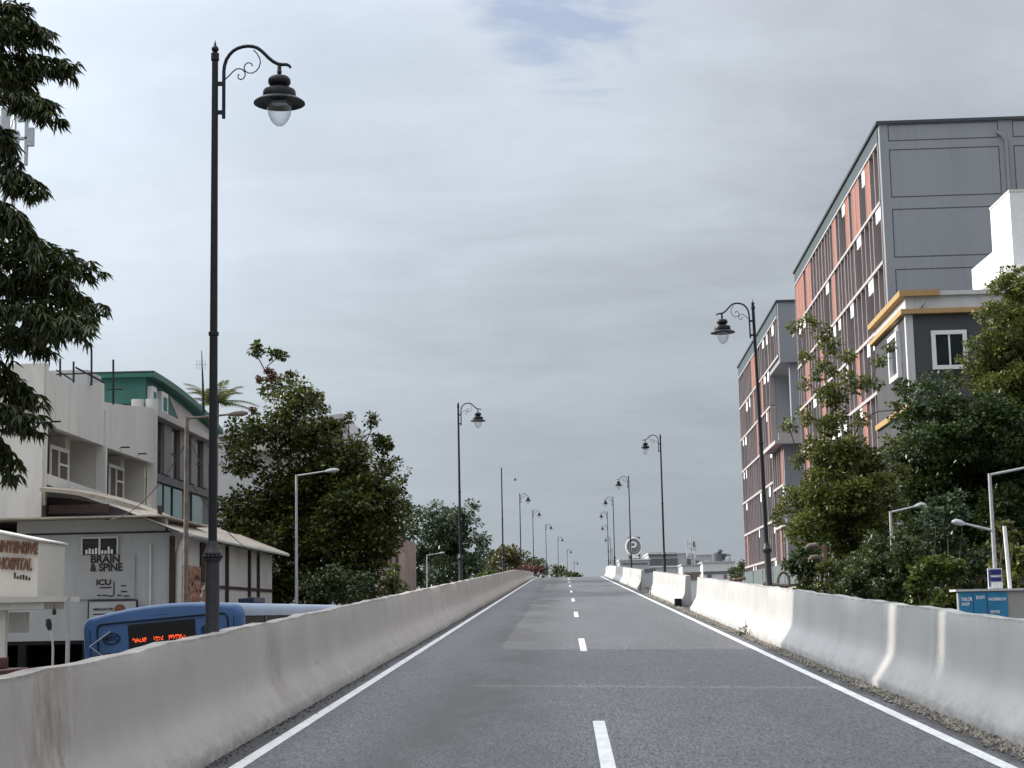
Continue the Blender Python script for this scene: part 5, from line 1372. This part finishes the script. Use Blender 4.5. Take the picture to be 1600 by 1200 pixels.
pt, dr, nr, ln, wd = crown_leaves(np.array(cs), np.array([.12]*4), 3, .16, .6, .5, .5, .3, 5)
leaf_mesh('withered_leaves', pt-np.array(tb.location), dr, nr, ln, wd, 'L_red', tb)
T3 = [(640, 802, 14), (634, 832, 16), (642, 868, 18), (700, 850, 24), (675, 870, 22), (655, 802, 14), (680, 798, 16), (705, 805, 16), (735, 795, 12), (730, 820, 18), (690, 835, 26), (750, 845, 15), (715, 865, 26), (660, 850, 20), (690, 890, 26), (650, 890, 22), (735, 885, 22), (755, 870, 12), (670, 915, 18), (715, 912, 18), (645, 825, 12)]
tree('feathery_tree', 'feathery mid-green tree behind the second left lantern post', 'tree', 152, T3, 700, 'L_mid', .55, 2.2, 3, .3, sub=.45, droop=.5, nsub=11)
tree('yellowing_tree', 'yellow-green tree at the crest behind the bare lamp pole', 'tree', 190, [(768, 872, 12), (758, 884, 12), (802, 862, 12), (790, 868, 15), (812, 872, 13), (775, 882, 14), (800, 885, 16), (765, 892, 10), (825, 882, 10), (785, 897, 12)], 795, 'L_yel', .55, 2.4, 3, .25, nsub=10)
tree('low_tree', 'low bright yellow-green bush by the barrier under the feathery tree', 'bush', 145, [(750, 905, 9), (762, 899, 8), (740, 911, 7), (772, 900, 6)], 755, 'L_light', .42, 2.6, 1.5, .1, nsub=8, stems=2)
tree('red_shrub', 'reddish flowering shrub just left of the crest', 'shrub', 185, [(822, 890, 8), (836, 892, 8), (845, 889, 6), (812, 894, 7)], 830, 'L_red', .45, 2.6, 2, .1, nsub=8, stems=2)
for i, (bl, bu, lab) in enumerate((([(845, 884, 9), (835, 878, 7), (850, 893, 8)], 845, 'dark far tree just right of the red shrub beyond the crest'), ([(866, 890, 8), (878, 893, 7), (870, 899, 8)], 870, 'small round far tree low over the crest'), ([(888, 897, 6), (897, 900, 5), (905, 903, 3)], 893, 'last low far tree tapering to the road crest'))):
    tree('far_tree', lab, 'tree', 290+15*i, bl, bu, 'L_shrub', .75, 2.6, 3, .2, group='far trees beyond the crest', nsub=8)
tree('far_tree', 'dim far tree between the terrace house and the office building', 'tree', 230, [(1157, 895, 10), (1150, 903, 8), (1160, 884, 7), (1145, 893, 6)], 1155, 'L_shrub', .6, 2.6, 3, .2, nsub=8, group='far trees beyond the crest')
tree('dark_bush', 'dark bush in front of the stone building on the left', 'bush', 88, [(612, 905, 14), (622, 920, 14), (600, 922, 14), (615, 890, 8), (635, 935, 12)], 613, 'L_dark', .3, 2.3, 1, .08, nsub=9, stems=3)
tree('green_bush', 'low mid-green bush at the foot of the big dark tree', 'bush', 66, [(520, 905, 24), (560, 915, 22), (485, 920, 22), (540, 935, 22)], 530, 'L_lush', .28, 2.3, 1, .08, nsub=9, stems=3)
# palm
YP = 100
q = P(333, 640, YP); t = thing('palm_tree', 'palm fronds showing right of the green building roof', 'palm', (q.x, YP, GZ))
mb = MB(); hd = P(338, 630, YP); mb.tube([(q.x, YP, GZ), (q.x+.1, YP, hd.z*.5), hd], [.25, .2, .17], 10); mb.build('trunk', 'barkpale', t, True)
PT, DR, NRM, LN = [], [], [], []
mb = MB()
for k in range(16):
    a = 2*math.pi*k/16+rnd.uniform(-.2, .2); el = rnd.uniform(.1, 1.2); Lf = rnd.uniform(2.2, 3.0)
    d0 = Vector((math.cos(a)*math.cos(el), math.sin(a)*math.cos(el), math.sin(el))); pp = []
    for i in range(14):
        f = i/13; p = hd + d0*Lf*f + Vector((0, 0, -1.0*f*f)); pp.append(p)
        if i:
            s = d0.cross(Vector((0, 0, 1))).normalized()
            for sg in (-1, 1):
                for jj in (0, .5):
                    PT.append(p + d0*Lf*jj/13); DR.append(s*sg + d0*.7 + Vector((0, 0, -.45))); NRM.append((0, 0, 1)); LN.append(.65*(1-.5*f))
    mb.tube(pp, [.03]*7+[.015]*7, 4)
mb.build('frond_rib', 'L_olive', t, True)
LN = np.array(LN); leaf_mesh('fronds', np.array(PT)-np.array(t.location), np.array(DR), np.array(NRM, float), LN, LN*.045, 'L_olive', t, .2, .2)

T6 = [(1312, 772, 28), (1350, 742, 26), (1388, 792, 24), (1330, 700, 22), (1300, 802, 28), (1345, 822, 30), (1262, 800, 24), (1290, 722, 22), (1400, 740, 18), (1275, 860, 20), (1325, 868, 22), (1380, 860, 20), (1265, 500, 11), (1243, 515, 12), (1285, 520, 13), (1300, 542, 15), (1322, 558, 13), (1262, 560, 11), (1285, 580, 17), (1330, 600, 17), (1375, 565, 11), (1362, 598, 14), (1388, 545, 8), (1300, 620, 20), (1255, 600, 9), (1260, 650, 14), (1232, 665, 11), (1300, 668, 22), (1345, 655, 12), (1280, 705, 22), (1318, 720, 26), (1362, 715, 20), (1245, 720, 11), (1290, 760, 30), (1338, 780, 32), (1250, 778, 20), (1225, 800, 14), (1214, 817, 8), (1268, 828, 28), (1310, 838, 30), (1380, 760, 22), (1365, 825, 28), (1240, 832, 16), (1400, 640, 12), (1395, 690, 14)]
tree('slender_tree', 'slender olive tree with open upright branches before the coral building', 'tree', 53, T6, 1368, 'L_olive', .21, 2.5, 1.0, .15, sub=.45, nsub=10, fork=P(1352, 760, 53).z)
T7 = [(1450, 690, 34), (1510, 690, 36), (1560, 690, 36), (1460, 760, 36), (1530, 765, 38), (1590, 770, 38), (1450, 830, 34), (1510, 830, 36), (1570, 835, 36), (1420, 612, 22), (1452, 602, 20), (1485, 595, 18), (1418, 660, 30), (1468, 650, 36), (1530, 650, 36), (1580, 660, 36), (1430, 715, 36), (1490, 720, 42), (1550, 730, 42), (1605, 730, 42), (1430, 785, 38), (1500, 800, 42), (1560, 800, 42), (1612, 800, 42), (1420, 850, 34), (1480, 860, 34), (1540, 865, 38), (1600, 870, 38), (1660, 700, 50), (1660, 800, 50)]
tree('dense_tree', 'dense dark green tree filling the right side under the charcoal house', 'tree', 57, T7, 1530, 'L_lush', .24, 2.6, 1.6, .26, sub=.42, nsub=14, fork=2.5)
T8 = [(1570, 535, 28), (1592, 575, 30), (1552, 585, 24), (1600, 480, 30), (1545, 560, 20), (1562, 452, 18), (1592, 440, 24), (1545, 490, 20), (1580, 500, 28), (1530, 540, 20), (1575, 560, 32), (1612, 520, 36), (1522, 588, 22), (1560, 615, 30), (1602, 620, 36), (1503, 560, 10), (1640, 470, 46), (1640, 600, 50), (1660, 540, 50), (1500, 600, 12), (1535, 640, 20)]
tree('olive_tree', 'tall sunlit olive-green tree crowning the right edge', 'tree', 61.5, T8, 1640, 'L_olive', .22, 2.7, 1.2, .24, sub=.42, nsub=12, fork=P(1640, 640, 61.5).z)
SH = [('L_shrub', 'wide low shrub between the brown floodlight pole and the leaning light', [(1335, 905, 16), (1352, 920, 14), (1318, 922, 13), (1375, 925, 14), (1340, 888, 14), (1395, 932, 13)], 1345, 43.5, .18),
      ('L_lush', 'dark shrub under the slender tree left of the floodlight pole', [(1245, 880, 14), (1262, 872, 16), (1280, 862, 15), (1250, 898, 12), (1285, 880, 14)], 1262, 51, .19),
      ('L_lush', 'deep green shrub behind the bright broad-leaved one', [(1445, 860, 18), (1470, 850, 18), (1425, 880, 16), (1495, 865, 18), (1520, 880, 18), (1515, 905, 16), (1480, 885, 18), (1450, 900, 18), (1425, 915, 15), (1540, 865, 16)], 1475, 47.5, .19),
      ('L_shrub', 'shadowed low shrub left of the brown floodlight pole', [(1262, 905, 13), (1275, 892, 12), (1258, 920, 12)], 1265, 52, .17),
      ('L_dark', 'dark shrub behind the brown floodlight pole', [(1300, 890, 18), (1320, 905, 18), (1300, 915, 16), (1325, 880, 14)], 1310, 47, .18),
      ('L_shrub', 'greyish shrub around the leaning street light', [(1350, 880, 22), (1370, 905, 22), (1345, 912, 18), (1395, 880, 20), (1365, 850, 16)], 1370, 45, .2),
      ('L_light', 'bright green broad-leaved shrub just left of the kiosk', [(1440, 900, 15), (1470, 895, 16), (1455, 885, 14), (1490, 905, 14), (1430, 915, 12), (1475, 875, 12), (1500, 885, 10)], 1465, 41, .2),
      ('L_mid', 'tall pale-leaved shrub in front of the dense dark tree', [(1465, 790, 16), (1490, 782, 14), (1450, 810, 15), (1480, 815, 18), (1505, 800, 12), (1465, 840, 18), (1490, 850, 16)], 1475, 46, .2),
      ('L_shrub', 'mid-green shrub between the leaning light and the bright shrub', [(1410, 880, 18), (1425, 860, 16), (1420, 905, 16), (1405, 845, 13), (1400, 915, 14), (1440, 870, 14)], 1415, 43, .19),
      ('L_yel', 'yellow-tipped young plant sprouting around the white post', [(1562, 826, 7), (1572, 822, 7), (1555, 840, 6), (1585, 838, 8)], 1570, 38.6, .16),
      ('L_olive', 'hanging olive creeper beside the white post at the right edge', [(1560, 865, 8), (1585, 865, 12), (1595, 890, 14), (1580, 905, 10), (1610, 870, 16), (1556, 885, 6)], 1588, 39.5, .2)]
for i, (m_, lab, bl, bu, Y, sz) in enumerate(SH):
    bl = bl + [(u+rnd.uniform(-8, 8), v+dv, r) for (u, v, r) in bl for dv in (30, 62) if v+dv > 925 and v+dv < 1010]     # they grow down to the lane below
    tree('shrub', lab, 'shrub', Y, bl, bu, m_, sz, 2.5, .5, .035, group='shrubs behind the right barrier', nsub=8, stems=2, sub=.5, aspect=.42)
# weeds rooted at the foot of the right barrier
def weed(u, v, hpx, label, m_='L_yel'):
    d = ray(u, v); 
    Y = 20.
    for _ in range(30): Y = 2576*1.0*(3.36)/ (u-884.0+.0) ; break
    X = 3.36; z = zr(Y); t = thing('weed', label, 'weed', (X, Y, z), 'weeds at the foot of the right barrier')
    h = hpx*Y/FPX; mb = MB()
    for k in range(3):
        a = Vector((X, Y, z)); e = a + Vector((-.02+.04*k+rnd.uniform(-.03, .05), rnd.uniform(-.05, .05), h*rnd.uniform(.5, 1)))
        mb.tube([a, a.lerp(e, .5)+Vector((.02, 0, 0)), e], [.010, .008, .004], 5)
    mb.build('stem', 'brownpole', t, True)
    n = 26; pt = np.array([X, Y, z])+np.stack([rng.uniform(-.10, .06, n), rng.uniform(-.12, .12, n), rng.uniform(0, h*.55, n)], 1)
    dr = unit(n); ln = rng.uniform(.05, .10, n); leaf_mesh('leaves', pt-np.array(t.location), dr, unit(n)+np.array([0,0,1.]), ln, ln*.25, m_, t)
weed(1158, 1000, 26, 'single dry weed stem against the sunlit barrier before the shade line')
weed(1000, 930, 30, 'tall dry stalk leaning on the far sunlit barrier')
weed(1015, 935, 22, 'shorter dry weed clump beside the far barrier joint')
